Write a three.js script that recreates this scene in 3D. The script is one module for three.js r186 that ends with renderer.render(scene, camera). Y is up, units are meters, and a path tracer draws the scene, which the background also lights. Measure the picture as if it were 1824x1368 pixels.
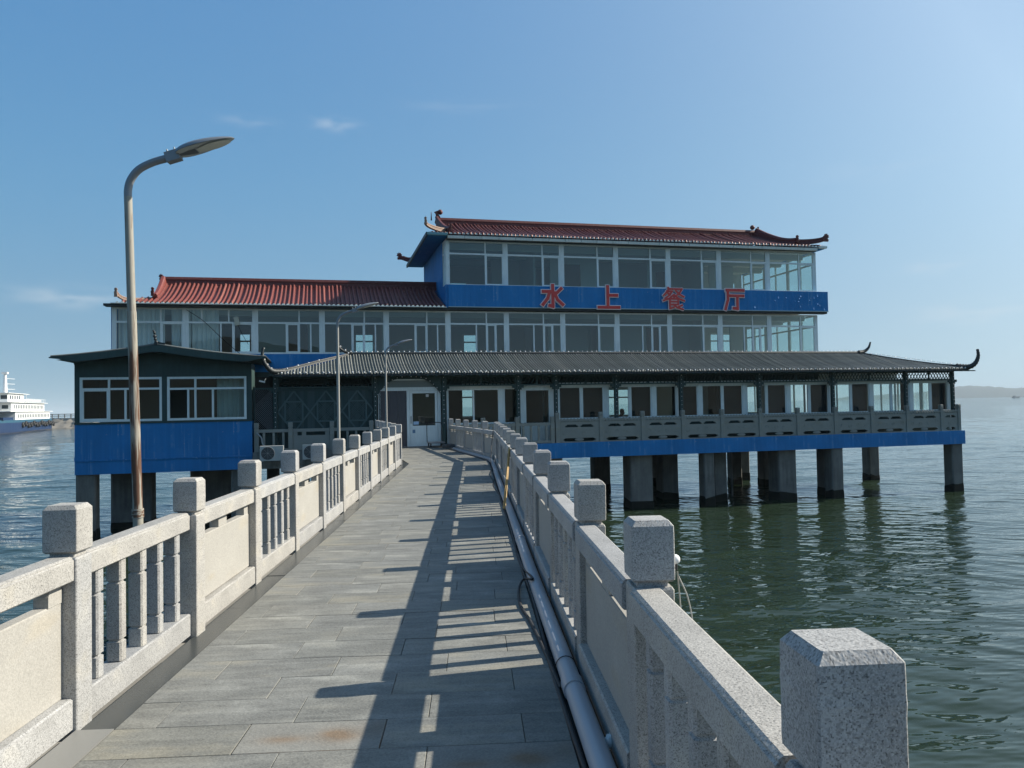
import * as THREE from 'three';
import { mergeGeometries, mergeVertices } from 'three/addons/utils/BufferGeometryUtils.js';
import { MarchingCubes } from 'three/addons/objects/MarchingCubes.js';

// ---------------------------------------------------------------- camera, sky, sun, exposure
const R = THREE.MathUtils.degToRad;
const scene = new THREE.Scene();
const camera = new THREE.PerspectiveCamera(52.73, 1024 / 768, 0.1, 40000);
camera.rotation.order = 'YXZ';
camera.position.set(0, 1.6, 0);
camera.rotation.set(Math.atan(38.5 / 1380), R(-2.95), R(-1.07));
const renderer = new THREE.WebGLRenderer({ antialias: true });
renderer.toneMapping = THREE.LinearToneMapping;
renderer.toneMappingExposure = 1.6;
renderer.shadowMap.enabled = true;

const SUN_AZ = R(78.6), SUN_EL = R(35.5);
const sunDir = new THREE.Vector3(Math.cos(SUN_EL) * Math.sin(SUN_AZ), Math.sin(SUN_EL), -Math.cos(SUN_EL) * Math.cos(SUN_AZ));
const sun = new THREE.DirectionalLight(new THREE.Color().setRGB(1.0, 0.925, 0.795), 5.0);
sun.position.copy(sunDir).multiplyScalar(120).add(new THREE.Vector3(0, 0, -20));
sun.target.position.set(0, 0, -20); scene.add(sun, sun.target);
sun.castShadow = true; sun.shadow.radius = 1; sun.shadow.mapSize.set(4096, 4096);
{ const c = sun.shadow.camera; c.left = -60; c.right = 60; c.top = 60; c.bottom = -60; c.near = 1; c.far = 320; }

// seeded noise
function mulberry(a) { return () => { a |= 0; a = a + 0x6D2B79F5 | 0; let t = Math.imul(a ^ a >>> 15, 1 | a); t = t + Math.imul(t ^ t >>> 7, 61 | t) ^ t; return ((t ^ t >>> 14) >>> 0) / 4294967296; }; }
const rnd = mulberry(7);
const rr = (a, b) => a + (b - a) * rnd();
function hash2(x, y, s) { let h = Math.imul(x, 374761393) + Math.imul(y, 668265263) + Math.imul(s, 974634777) | 0; h = Math.imul(h ^ h >>> 13, 1274126177); return ((h ^ h >>> 16) >>> 0) / 4294967296; }
function vnoise(x, y, px, py, s) {           // tileable value noise, period px,py cells
  const xi = Math.floor(x), yi = Math.floor(y); let fx = x - xi, fy = y - yi; fx = fx * fx * (3 - 2 * fx); fy = fy * fy * (3 - 2 * fy);
  const m = (a, p) => ((a % p) + p) % p;
  const a = hash2(m(xi, px), m(yi, py), s), b = hash2(m(xi + 1, px), m(yi, py), s), c = hash2(m(xi, px), m(yi + 1, py), s), d = hash2(m(xi + 1, px), m(yi + 1, py), s);
  return a + (b - a) * fx + (c - a) * fy + (a - b - c + d) * fx * fy;
}
function fbm(x, y, px, py, s, o = 4) { let v = 0, a = 0.5, n = 0; for (let i = 0; i < o; i++) { v += a * vnoise(x, y, px, py, s + i); n += a; x *= 2; y *= 2; px *= 2; py *= 2; a *= 0.5; } return v / n; }
const clamp = (x, a = 0, b = 1) => Math.min(b, Math.max(a, x));
const sstep = (a, b, x) => { const t = clamp((x - a) / (b - a)); return t * t * (3 - 2 * t); };
const mix = (a, b, t) => a + (b - a) * t;

// computed clear sky with a glow round the sun and a few thin wisps of cloud
{
  const W = 2048, H = 1024, d = new Float32Array(W * H * 4);
  const pixDir = (px, py) => new THREE.Vector3((px - 912) / 1380, -(py - 684) / 1380, -1).normalize().applyEuler(camera.rotation);
  const wisps = [[598, 222, 34, 9, .32], [440, 216, 42, 7, .16], [125, 530, 70, 14, .34], [1665, 475, 40, 10, .18], [1730, 556, 70, 14, .25], [1560, 300, 90, 18, .05], [820, 190, 90, 8, .08]]
    .map(([x, y, sx, sy, a]) => { const c = pixDir(x, y); return { az: Math.atan2(c.z, c.x), el: Math.asin(c.y), sx: sx / 1380, sy: sy / 1380, a }; });
  for (let j = 0; j < H; j++) for (let i = 0; i < W; i++) {
    const az = ((i + .5) / W - .5) * 2 * Math.PI, el = ((j + .5) / H - .5) * Math.PI;
    const ce = Math.cos(el), x = ce * Math.cos(az), z = ce * Math.sin(az), y = Math.sin(el);
    const g = Math.acos(clamp(x * sunDir.x + y * sunDir.y + z * sunDir.z, -1, 1));
    const e = Math.max(0, el) * 180 / Math.PI;
    const k = Math.exp(-e / 13), kz = 1 - .45 * sstep(24, 85, e);
    const glow = Math.min(1.5, Math.exp(-(g * 180 / Math.PI - 48) / 18)) * (.56 + .5 * Math.exp(-e / 14));
    let r = mix(.055 * kz, .285, k) + .35 * glow, gg = mix(.234 * kz, .452, k) + .36 * glow, b = mix(.53 * kz, .55, k) + .33 * glow;
    const mid = Math.exp(-(((e - 13) / 9) ** 2)); gg += .028 * mid; b += .035 * mid;
    for (const w of wisps) {
      const dx = (az - w.az) / w.sx, dy = (el - w.el) / w.sy; if (Math.abs(dx) > 3 || Math.abs(dy) > 3) continue;
      const n = fbm(dx * 1.3 + 7, dy * 1.8 + 3, 64, 64, 5, 4), m = Math.exp(-(dx * dx + dy * dy)) * clamp((n - .36) * 3.2) * w.a;
      r += (.80 - r) * m; gg += (.84 - gg) * m; b += (.87 - b) * m;
    }
    const o = (j * W + i) * 4; d[o] = r / 1.6; d[o + 1] = gg / 1.6; d[o + 2] = b / 1.6; d[o + 3] = 1;
  }
  const sky = new THREE.DataTexture(d, W, H, THREE.RGBAFormat, THREE.FloatType);
  sky.mapping = THREE.EquirectangularReflectionMapping; sky.magFilter = THREE.LinearFilter; sky.minFilter = THREE.LinearFilter; sky.needsUpdate = true;
  scene.background = sky; scene.environment = sky;
}

// ---------------------------------------------------------------- helpers: textures and materials
function tex(W, H, f, metresX, metresY, srgb = true) {       // f(x01, y01) -> [r,g,b] in 0..1 (linear, stored as sRGB when srgb) or grey
  const d = new Uint8Array(W * H * 4);
  const enc = v => { v = clamp(v); return srgb ? (v <= .0031308 ? v * 12.92 : 1.055 * Math.pow(v, 1 / 2.4) - .055) : v; };
  for (let j = 0; j < H; j++) for (let i = 0; i < W; i++) {
    const c = f((i + .5) / W, (j + .5) / H), o = (j * W + i) * 4;
    if (typeof c === 'number') { d[o] = d[o + 1] = d[o + 2] = 255 * enc(c); } else { d[o] = 255 * enc(c[0]); d[o + 1] = 255 * enc(c[1]); d[o + 2] = 255 * enc(c[2]); }
    d[o + 3] = 255;
  }
  const t = new THREE.DataTexture(d, W, H, THREE.RGBAFormat); t.wrapS = t.wrapT = THREE.RepeatWrapping; t.magFilter = THREE.LinearFilter; t.minFilter = THREE.LinearMipmapLinearFilter; t.generateMipmaps = true;
  if (srgb) t.colorSpace = THREE.SRGBColorSpace; t.repeat.set(1 / metresX, 1 / metresY); t.needsUpdate = true; return t;
}
const C = (r, g, b) => new THREE.Color().setRGB(r, g, b);
function mat(r, g, b, rough = .8, o = {}) { return new THREE.MeshPhysicalMaterial({ color: C(r, g, b), roughness: rough, side: THREE.DoubleSide, ...o }); }
const grey3 = v => [v, v, v];

// grey-white granite with dark grains
const graniteTex = tex(1024, 1024, (x, y) => {
  const a = vnoise(x * 190, y * 190, 190, 190, 11), b = vnoise(x * 300, y * 300, 300, 300, 12), c = vnoise(x * 120 + .4 * a, y * 120, 120, 120, 13), l = fbm(x * 6, y * 6, 6, 6, 14, 4);
  const q = fbm(x * 2, y * 2, 2, 2, 15, 5); let v = .60 + .20 * (b - .5) + .14 * (l - .5) + .34 * (q - .5);
  v = mix(v, .09, sstep(.60, .80, .7 * a + .3 * b) * .85); v = mix(v, .30, sstep(.60, .80, c) * .55); v = mix(v, .80, sstep(.68, .9, b) * .5);
  v *= .64; const dz = sstep(.55, .75, q) * .10; return [v * 1.0, v * (1.0 - dz * .3), v * (.985 - dz)];
}, .62, .62);
const graniteBump = tex(512, 512, (x, y) => .5 + .5 * (vnoise(x * 120, y * 120, 120, 120, 21) - .5) + .3 * (vnoise(x * 240, y * 240, 240, 240, 22) - .5), .6, .6, false);
const creamTex = tex(1024, 1024, (x, y) => {
  const a = vnoise(x * 200, y * 200, 200, 200, 31), b = vnoise(x * 330, y * 330, 330, 330, 32), l = fbm(x * 4, y * 4, 4, 4, 33, 5), s = fbm(x * 3, y * 9, 3, 9, 34, 4);
  let v = .345 + .07 * (a - .5) + .06 * (b - .5) + .08 * (l - .5); const w = sstep(.5, .8, s);
  return [v * mix(1, 1.0, w), v * mix(.965, .93, w), v * mix(.88, .79, w)];
}, 1.3, 1.3);
// flamed grey paving with wear and dust
function paverTexture(seed, br) {
  return tex(512, 512, (x, y) => {
    const a = vnoise(x * 110, y * 110, 110, 110, seed), b = vnoise(x * 200, y * 200, 200, 200, seed + 1), l = fbm(x * 3, y * 7, 3, 7, seed + 2, 5), s = fbm(x * 5, y * 24, 5, 24, seed + 5, 3), w = fbm(x * 4, y * 4, 4, 4, seed + 8, 5);
    let v = .225 + .08 * (a - .5) + .06 * (b - .5) + .15 * (l - .5) + .12 * (s - .5); v = mix(v, .11, sstep(.80, .93, a) * .5); v = mix(v, v * 1.4, sstep(.56, .75, w) * .6);
    v *= .80; const m = br * sstep(.45, .75, l); return [v * mix(.985, 1.03, m), v * mix(1.0, .985, m), v * mix(.93, .82, m)];
  }, 1.0, 1.0);
}
const paverTex = [paverTexture(41, .35), paverTexture(61, .8), paverTexture(81, .15)];
const stainTex = tex(512, 256, (x, y) => {
  const a = vnoise(x * 110, y * 55, 110, 55, 101), l = fbm(x * 5, y * 5, 5, 5, 104, 5), e1 = Math.exp(-(((x - .68) / .14) ** 2 + ((y - .5) / .22) ** 2)), e2 = Math.exp(-(((x - .3) / .16) ** 2 + ((y - .42) / .14) ** 2)), e3 = Math.exp(-(((x - .95) / .1) ** 2 + ((y - .7) / .3) ** 2));
  const v = .20 + .06 * (a - .5) + .07 * (l - .5), m = clamp((e1 * 1.1 + e2 * .7 + e3 * .5) * (.5 + l)), y0 = .35;
  return [v * mix(.99, .84, m), v * mix(.985, .62, m), v * mix(.90, .42, m)];
}, .69, .345);
const paverBump = tex(512, 512, (x, y) => .5 + .5 * (vnoise(x * 90, y * 90, 90, 90, 121) - .5) + .3 * (vnoise(x * 180, y * 180, 180, 180, 122) - .5) + .35 * (fbm(x * 3, y * 30, 3, 30, 123, 3) - .5), 1, 1, false);

const blueTex = tex(1024, 1024, (x, y) => {
  const l = fbm(x * 4, y * 4, 4, 4, 141, 5), st = fbm(x * 46, y * 2.0, 46, 2, 142, 3), sp = vnoise(x * 80, y * 80, 80, 80, 143), rg = fbm(x * 9, y * 9, 9, 9, 146, 4);
  let v = .86 + .32 * (l - .5) + .16 * (st - .5); const faded = sstep(.58, .78, st) * sstep(.42, .66, rg) * .5 + sstep(.60, .72, l) * .12, chip = sstep(.90, .95, sp) * sstep(.58, .7, rg);
  let c = [.022 * v, .205 * v, .50 * v]; c = [mix(c[0], .12, faded), mix(c[1], .28, faded), mix(c[2], .46, faded)];
  return [mix(c[0], .30, chip * .7), mix(c[1], .35, chip * .7), mix(c[2], .42, chip * .7)];
}, 4, 4);
const dentBump = tex(512, 512, (x, y) => .55 * fbm(x * 7, y * 7, 7, 7, 148, 3) + .25 * fbm(x * 24, y * 24, 24, 24, 149, 3) + .2 * sstep(.55, .62, fbm(x * 10, y * 5, 10, 5, 150, 4)), 4, 4, false);
const pileTex = tex(512, 512, (x, y) => {
  const l = fbm(x * 4, y * 4, 4, 4, 251, 5), st = fbm(x * 20, y * 2, 20, 2, 252, 3), a = vnoise(x * 120, y * 120, 120, 120, 253);
  const v = .15 + .13 * (l - .5) + .08 * (st - .5) + .03 * (a - .5); return [v, v * .98, v * .90];
}, 2, 2);
const concreteTex = tex(512, 512, (x, y) => {
  const l = fbm(x * 4, y * 4, 4, 4, 151, 5), st = fbm(x * 20, y * 2, 20, 2, 152, 3), a = vnoise(x * 120, y * 120, 120, 120, 153);
  const v = .20 + .16 * (l - .5) + .12 * (st - .5) + .04 * (a - .5); return [v, v * .98, v * .92];
}, 2, 2);
const greenPaintTex = tex(512, 512, (x, y) => {
  const l = fbm(x * 5, y * 3, 5, 3, 161, 5), st = fbm(x * 40, y * 3, 40, 3, 162, 3);
  const v = 1 + .5 * (l - .5) + .4 * (st - .5); return [.022 * v, .052 * v, .050 * v];
}, 2, 2);
const whitePaintTex = tex(512, 512, (x, y) => {
  const l = fbm(x * 4, y * 4, 4, 4, 171, 5), st = fbm(x * 50, y * 4, 50, 4, 172, 3);
  const v = .74 + .14 * (l - .5) + .14 * (st - .5); return [v * .90, v * .99, v * .98];
}, 1.5, 1.5);
const redTileTex = tex(512, 512, (x, y) => {
  const l = fbm(x * 6, y * 6, 6, 6, 181, 5), a = vnoise(x * 70, y * 70, 70, 70, 182), w = fbm(x * 14, y * 14, 14, 14, 183, 4);
  const v = 1 + .5 * (l - .5) + .25 * (a - .5), p = sstep(.60, .76, w) * .45; return [mix(.172 * v, .27, p), mix(.036 * v, .15, p), mix(.027 * v, .12, p)];
}, 1.2, 1.2);
const greyTileTex = tex(512, 512, (x, y) => {
  const l = fbm(x * 6, y * 6, 6, 6, 191, 5), a = vnoise(x * 60, y * 60, 60, 60, 192);
  const v = .165 + .11 * (l - .5) + .07 * (a - .5); return [v * .97, v * 1.05, v * 1.0];
}, 1, 1);
const rustTex = tex(256, 1024, (x, y) => {
  const n = fbm(x * 4, y * 9, 4, 9, 201, 5), f = fbm(x * 20, y * 20, 20, 20, 202, 3); const m = sstep(.36, .58, n + .25 * (f - .5));
  return [mix(.32, .11, m) + .04 * (f - .5), mix(.30, .055, m) + .03 * (f - .5), mix(.25, .032, m) + .02 * (f - .5)];
}, .24, 1.3);
const poleTex = tex(256, 1024, (x, y) => {
  const n = fbm(x * 3, y * 6, 3, 6, 211, 5), f = fbm(x * 16, y * 30, 16, 30, 212, 3), m = sstep(.58, .74, n + .2 * (f - .5));
  return [mix(.30, .15, m * .8), mix(.285, .09, m * .8), mix(.24, .055, m * .8)];
}, .24, 1.6);
const waterNormal = (() => {                  // normals of tileable crossing ripples, 8 m square
  const N = 1024, L = 8, h = new Float32Array(N * N), T = Math.PI * 2, r3 = mulberry(99), ws = [];
  for (let i = 0; i < 46; i++) { const wl = mix(.13, 1.4, (i / 46) ** 1.5), a = R(mix(50, 140, r3())), kx = Math.round(Math.cos(a) * L / wl), ky = Math.round(Math.sin(a) * L / wl); ws.push([kx, ky, .0027 * wl ** .9, r3() * T]); }
  for (let j = 0; j < N; j++) for (let i = 0; i < N; i++) { const x = i / N, y = j / N, wx = .012 * Math.sin(T * (2 * x + y)), wy = .012 * Math.sin(T * (x - 2 * y) + 1); let v = 0; for (const [a, b, w, q] of ws) v += w * Math.sin(T * (a * (x + wx) + b * (y + wy)) + q); h[j * N + i] = v; }
  const d = new Uint8Array(N * N * 4), m = N / L / 2;
  for (let j = 0; j < N; j++) for (let i = 0; i < N; i++) { const dx = (h[j * N + (i + 1) % N] - h[j * N + (i + N - 1) % N]) * m, dy = (h[((j + 1) % N) * N + i] - h[((j + N - 1) % N) * N + i]) * m, l = 1 / Math.hypot(dx, dy, 1), o = (j * N + i) * 4; d[o] = 127.5 * (1 - dx * l); d[o + 1] = 127.5 * (1 - dy * l); d[o + 2] = 127.5 * (1 + l); d[o + 3] = 255; }
  const t = new THREE.DataTexture(d, N, N, THREE.RGBAFormat); t.wrapS = t.wrapT = THREE.RepeatWrapping; t.magFilter = THREE.LinearFilter; t.minFilter = THREE.LinearFilter; t.repeat.set(1 / L, 1 / L); t.needsUpdate = true; return t;
})();

const M = {
  granite: mat(1, 1, 1, .72, { map: graniteTex, bumpMap: graniteBump, bumpScale: .0015 }),
  graniteB: mat(.90, .90, .90, .74, { map: graniteTex, bumpMap: graniteBump, bumpScale: .0015 }),
  graniteC: mat(1.0, .97, .92, .70, { map: graniteTex, bumpMap: graniteBump, bumpScale: .0015 }),
  cream: mat(1, 1, 1, .78, { map: creamTex, bumpMap: graniteBump, bumpScale: .0012 }),
  pile: mat(1, 1, 1, .9, { map: pileTex }),
  weed: mat(.035, .04, .022, .95, { map: concreteTex }),
  oldStone: mat(.72, .76, .75, .85, { map: creamTex, bumpMap: graniteBump, bumpScale: .002 }),
  stain: mat(1, 1, 1, .8, { map: stainTex, bumpMap: paverBump, bumpScale: .0016 }),
  bed: mat(.045, .044, .04, .95),
  border: mat(.05, .055, .055, .26, { bumpMap: paverBump, bumpScale: .0003, specularIntensity: .4 }),
  borderDry: mat(.20, .20, .19, .45),
  concrete: mat(1, 1, 1, .9, { map: concreteTex }),
  blue: mat(1, 1, 1, .7, { map: blueTex, bumpMap: dentBump, bumpScale: .02, specularIntensity: .5 }),
  green: mat(1, 1, 1, .6, { map: greenPaintTex }),
  frame: mat(1, 1, 1, .42, { map: whitePaintTex }),
  white: mat(.72, .73, .72, .6),
  wallPale: mat(.50, .57, .57, .85),
  ceiling: mat(.72, .75, .73, .9),
  floorIn: mat(.20, .17, .14, .45),
  dark: mat(.012, .013, .014, .7),
  rubber: mat(.02, .02, .021, .6),
  glass: mat(.80, .90, .89, 0.0, { transmission: 1, thickness: 0, ior: 1.75 }),
  glassTint: mat(.58, .72, .70, 0.0, { transmission: 1, thickness: 0, ior: 1.8 }),
  redTile: mat(1, 1, 1, .55, { map: redTileTex }),
  redTileB: mat(.84, .80, .80, .55, { map: redTileTex }),
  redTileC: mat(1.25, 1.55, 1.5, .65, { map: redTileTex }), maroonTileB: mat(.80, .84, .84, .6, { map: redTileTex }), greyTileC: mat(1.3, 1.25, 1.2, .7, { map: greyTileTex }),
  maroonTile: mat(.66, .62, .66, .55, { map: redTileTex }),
  redRidge: mat(.60, .52, .54, .6, { map: redTileTex }),
  pinkStone: mat(.25, .17, .13, .8),
  greyTile: mat(1, 1, 1, .62, { map: greyTileTex }),
  greyTileB: mat(.82, .84, .83, .62, { map: greyTileTex }),
  boardPale: mat(.045, .075, .075, .7),
  brace: mat(.07, .115, .115, .6),
  darkTrim: mat(.020, .026, .028, .55),
  gutterWhite: mat(.98, .93, .88, .8, { map: whitePaintTex }),
  bulb: mat(.86, .87, .88, .25),
  pipe: mat(.34, .37, .41, .38),
  pole: mat(1, 1, 1, .6, { map: poleTex }),
  rust: mat(1, 1, 1, .8, { map: rustTex }),
  lampGrey: mat(.22, .235, .25, .42, { metalness: .3 }),
  lampLight: mat(.28, .28, .26, .5),
  lens: mat(.52, .54, .48, .25),
  red: mat(.56, .045, .04, .5),
  signRim: mat(.85, .74, .72, .5),
  bamboo: mat(.42, .27, .10, .6),
  curtain: mat(.80, .84, .83, .95, { transmission: .3, thickness: 0 }),
  acWhite: mat(.44, .44, .41, .55),
  steel: mat(.30, .30, .30, .4, { metalness: .6 }),
  plasticStrip: mat(.055, .055, .065, .35),
  cloth: mat(.03, .034, .045, .9), skin: mat(.30, .19, .14, .6), hair: mat(.01, .009, .008, .6),
  wood: mat(.10, .055, .03, .5),
};
M.paver = paverTex.map(t => mat(1, 1, 1, .72, { map: t, bumpMap: paverBump, bumpScale: .0016 }));
M.paver.push(mat(.95, .95, .94, .72, { map: paverTex[0], bumpMap: paverBump, bumpScale: .0016 }), mat(1.04, 1.03, 1.01, .75, { map: paverTex[2], bumpMap: paverBump, bumpScale: .0016 }), mat(.97, .96, .93, .7, { map: paverTex[1], bumpMap: paverBump, bumpScale: .0016 }));

// ---------------------------------------------------------------- helpers: geometry
function uvBox(g, ox = 0, oy = 0) {           // uv in metres from the dominant normal
  g = g.index ? g.toNonIndexed() : g; if (!g.attributes.normal) g.computeVertexNormals();
  const p = g.attributes.position, n = g.attributes.normal, uv = new Float32Array(p.count * 2);
  for (let i = 0; i < p.count; i++) {
    const ax = Math.abs(n.getX(i)), ay = Math.abs(n.getY(i)), az = Math.abs(n.getZ(i));
    if (ay >= ax && ay >= az) { uv[2 * i] = p.getX(i); uv[2 * i + 1] = p.getZ(i); } else if (ax >= az) { uv[2 * i] = p.getZ(i); uv[2 * i + 1] = p.getY(i); } else { uv[2 * i] = p.getX(i); uv[2 * i + 1] = p.getY(i); }
    uv[2 * i] += ox; uv[2 * i + 1] += oy;
  }
  g.setAttribute('uv', new THREE.BufferAttribute(uv, 2));
  for (const k of Object.keys(g.attributes)) if (!['position', 'normal', 'uv'].includes(k)) g.deleteAttribute(k);
  return g;
}
const bx = (x0, x1, y0, y1, z0, z1) => { const g = new THREE.BoxGeometry(Math.abs(x1 - x0), Math.abs(y1 - y0), Math.abs(z1 - z0)); g.translate((x0 + x1) / 2, (y0 + y1) / 2, (z0 + z1) / 2); return uvBox(g, x0 * .37, z0 * .53); };
const bar = (a, b, w, h = w, up = new THREE.Vector3(0, 1, 0)) => {       // square bar between two points
  const A = new THREE.Vector3(...a), B = new THREE.Vector3(...b), d = B.clone().sub(A), L = d.length(); const g = new THREE.BoxGeometry(w, h, L);
  const m = new THREE.Matrix4().lookAt(B, A, up); g.applyMatrix4(m); g.translate((A.x + B.x) / 2, (A.y + B.y) / 2, (A.z + B.z) / 2); return uvBox(g, A.x, A.z);
};
const rod = (a, b, r0, r1 = r0, n = 10) => {
  const A = new THREE.Vector3(...a), B = new THREE.Vector3(...b), d = B.clone().sub(A), L = d.length(); const g = new THREE.CylinderGeometry(r1, r0, L, n);
  g.applyQuaternion(new THREE.Quaternion().setFromUnitVectors(new THREE.Vector3(0, 1, 0), d.normalize())); g.translate((A.x + B.x) / 2, (A.y + B.y) / 2, (A.z + B.z) / 2); return cleanG(g);
};
const tube = (pts, r, seg = 60, n = 8, tension = .5) => cleanG(new THREE.TubeGeometry(new THREE.CatmullRomCurve3(pts.map(p => new THREE.Vector3(...p)), false, 'catmullrom', tension), seg, r, n));
const ball = (x, y, z, r, n = 8) => { const g = new THREE.SphereGeometry(r, n, Math.max(4, n - 2)); g.translate(x, y, z); return cleanG(g); };
function cleanG(g) { g = g.index ? g.toNonIndexed() : g; for (const k of Object.keys(g.attributes)) if (!['position', 'normal', 'uv'].includes(k)) g.deleteAttribute(k); return g; }
const merge = gs => gs.length === 1 ? gs[0] : mergeGeometries(gs, false);
function stack(secs, c = .006) {              // loft of square sections [y, hx, hz], corners cut by c
  const loop = ([y, hx, hz = hx]) => [[hx, hz - c], [hx - c, hz], [-hx + c, hz], [-hx, hz - c], [-hx, -hz + c], [-hx + c, -hz], [hx - c, -hz], [hx, -hz + c]].map(([x, z]) => [x, y, z]);
  const P = [], tri = (a, b, d) => P.push(...a, ...b, ...d);
  for (let k = 0; k + 1 < secs.length; k++) { const A = loop(secs[k]), B = loop(secs[k + 1]); for (let i = 0; i < 8; i++) { const j = (i + 1) % 8; tri(A[i], B[j], A[j]); tri(A[i], B[i], B[j]); } }
  const T = loop(secs[secs.length - 1]), Bt = loop(secs[0]); for (let i = 1; i < 7; i++) { tri(T[0], T[i + 1], T[i]); tri(Bt[0], Bt[i], Bt[i + 1]); }
  // make winding outward: flip
  const g = new THREE.BufferGeometry(); const q = []; for (let i = 0; i < P.length; i += 9) q.push(...P.slice(i, i + 3), ...P.slice(i + 6, i + 9), ...P.slice(i + 3, i + 6));
  g.setAttribute('position', new THREE.Float32BufferAttribute(P, 3)); g.computeVertexNormals();
  const n = g.attributes.normal; let out = 0; for (let i = 0; i < n.count; i++) out += n.getX(i) * P[3 * i] + n.getZ(i) * P[3 * i + 2];
  if (out < 0) { g.setAttribute('position', new THREE.Float32BufferAttribute(q, 3)); g.computeVertexNormals(); }
  return g;
}
function prism(profile, len, c = 0) {         // profile [x,y] extruded along z from 0 to -len
  const s = new THREE.Shape(profile.map(p => new THREE.Vector2(...p))); const g = new THREE.ExtrudeGeometry(s, { depth: len, bevelEnabled: c > 0, bevelSize: c, bevelThickness: c, bevelSegments: 1 }); g.translate(0, 0, -len); return g;
}
const chamferRect = (x0, x1, y0, y1, c) => [[x0 + c, y0], [x1 - c, y0], [x1, y0 + c], [x1, y1 - c], [x1 - c, y1], [x0 + c, y1], [x0, y1 - c], [x0, y0 + c]];
function grid(nu, nv, f) {                    // surface from f(s,t) -> [x,y,z]
  const P = [], uv = [], I = []; for (let j = 0; j <= nv; j++) for (let i = 0; i <= nu; i++) { P.push(...f(i / nu, j / nv)); uv.push(i / nu, j / nv); }
  for (let j = 0; j < nv; j++) for (let i = 0; i < nu; i++) { const a = j * (nu + 1) + i, b = a + 1, c = a + nu + 1, d = c + 1; I.push(a, b, d, a, d, c); }
  const g = new THREE.BufferGeometry(); g.setAttribute('position', new THREE.Float32BufferAttribute(P, 3)); g.setAttribute('uv', new THREE.Float32BufferAttribute(uv, 2)); g.setIndex(I); g.computeVertexNormals(); return g;
}
const poly = (pts, y) => { const s = new THREE.ShapeGeometry(new THREE.Shape(pts.map(p => new THREE.Vector2(p[0], -p[1])))); s.rotateX(-Math.PI / 2); s.translate(0, y, 0); return uvBox(s); };
const slabPoly = (pts, y0, y1) => { const g = new THREE.ExtrudeGeometry(new THREE.Shape(pts.map(p => new THREE.Vector2(p[0], -p[1]))), { depth: y1 - y0, bevelEnabled: false }); g.rotateX(-Math.PI / 2); g.translate(0, y0, 0); return uvBox(g); };

// ---------------------------------------------------------------- helpers: naming
const taken = {};
const numbered = n => { const k = taken[n] = (taken[n] ?? -1) + 1; return k ? `${n}_${String(k).padStart(3, '0')}` : n; };
function thing(name, label, category, pos = [0, 0, 0], turn = 0, group) { const o = new THREE.Group(); o.name = numbered(name); o.position.set(...pos); o.rotation.y = turn; o.userData = { label, category }; if (group) o.userData.group = group; scene.add(o); return o; }
function part(name, geo, m, parent, o = {}) { const me = new THREE.Mesh(Array.isArray(geo) ? merge(geo) : geo, m); me.name = name; if (o.stuff) me.userData.kind = 'stuff'; if (o.label) me.userData.label = o.label; if (o.pos) me.position.set(...o.pos); parent.add(me); return me; }
function single(name, geo, m, label, category, group) { const me = part(numbered(name), geo, m, scene); me.userData = { label, category }; if (group) me.userData.group = group; return me; }
function struct(name, geo, m, parent = scene) { const me = part(name, geo, m, parent); if (parent === scene) me.userData.kind = 'structure'; return me; }

// building frame: u runs along the front to the right, v runs inwards
const TH = R(11), O = new THREE.Vector3(2.61, 0, -32.1);
const UD = new THREE.Vector3(Math.cos(TH), 0, -Math.sin(TH)), VD = new THREE.Vector3(-Math.sin(TH), 0, -Math.cos(TH));
const B = (u, y, v) => [O.x + UD.x * u + VD.x * v, y, O.z + UD.z * u + VD.z * v];
const bb = (u0, u1, y0, y1, v0, v1) => bx(u0, u1, y0, y1, -v1, -v0);     // box in building coordinates (z = -v)
const WATER = -2.95;

// ---------------------------------------------------------------- the sea, far hills, the shore behind the camera
{
  // polar sheet round the walkway: fine rings near, wide rings out to the horizon
  const radii = [0]; let r = 1.2; while (r < 24000) { radii.push(r); r *= r < 90 ? 1.011 : r < 400 ? 1.03 : 1.12; if (r < 20) r += .06; }
  const NA = 640, P = [], UV = [], I = [];
  const waves = []; for (let i = 0; i < 26; i++) { const L = mix(.9, 6.5, (i / 26) ** 1.5), a = R(rr(55, 135)), k = 2 * Math.PI / L; waves.push([k * Math.cos(a), k * Math.sin(a), .0026 * L ** .85, rr(0, 6.28), L]); }
  for (const rad of radii) for (let i = 0; i < NA; i++) {
    const a = i / NA * 2 * Math.PI, x = rad * Math.cos(a), z = rad * Math.sin(a) - 18; let y = 0; const cell = Math.max(rad * .011, rad * 2 * Math.PI / NA);
    if (rad < 700) for (const [kx, kz, A, ph, L] of waves) { const f = sstep(L * .5, L * .25, cell); if (f > 0) y += f * A * Math.sin(kx * x + kz * z + ph + 1.1 * Math.sin(.31 * x + .17 * z + ph)); }
    P.push(x, WATER + y, z); UV.push(x, z);
  }
  for (let j = 0; j + 1 < radii.length; j++) for (let i = 0; i < NA; i++) { const a = j * NA + i, b = j * NA + (i + 1) % NA, c = a + NA, d = b + NA; I.push(a, d, b, a, c, d); }
  const g = new THREE.BufferGeometry(); g.setAttribute('position', new THREE.Float32BufferAttribute(P, 3)); g.setAttribute('uv', new THREE.Float32BufferAttribute(UV, 2)); g.setIndex(I); g.computeVertexNormals();
  const n = g.attributes.normal; if (n.getY(5000) < 0) { for (let i = 0; i < I.length; i += 3) { const t = I[i + 1]; I[i + 1] = I[i + 2]; I[i + 2] = t; } g.setIndex(I); g.computeVertexNormals(); }
  struct('sea', g, mat(.018, .031, .0185, .03, { ior: 1.33, normalMap: waterNormal, normalScale: new THREE.Vector2(1, 1) }));
}
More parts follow.
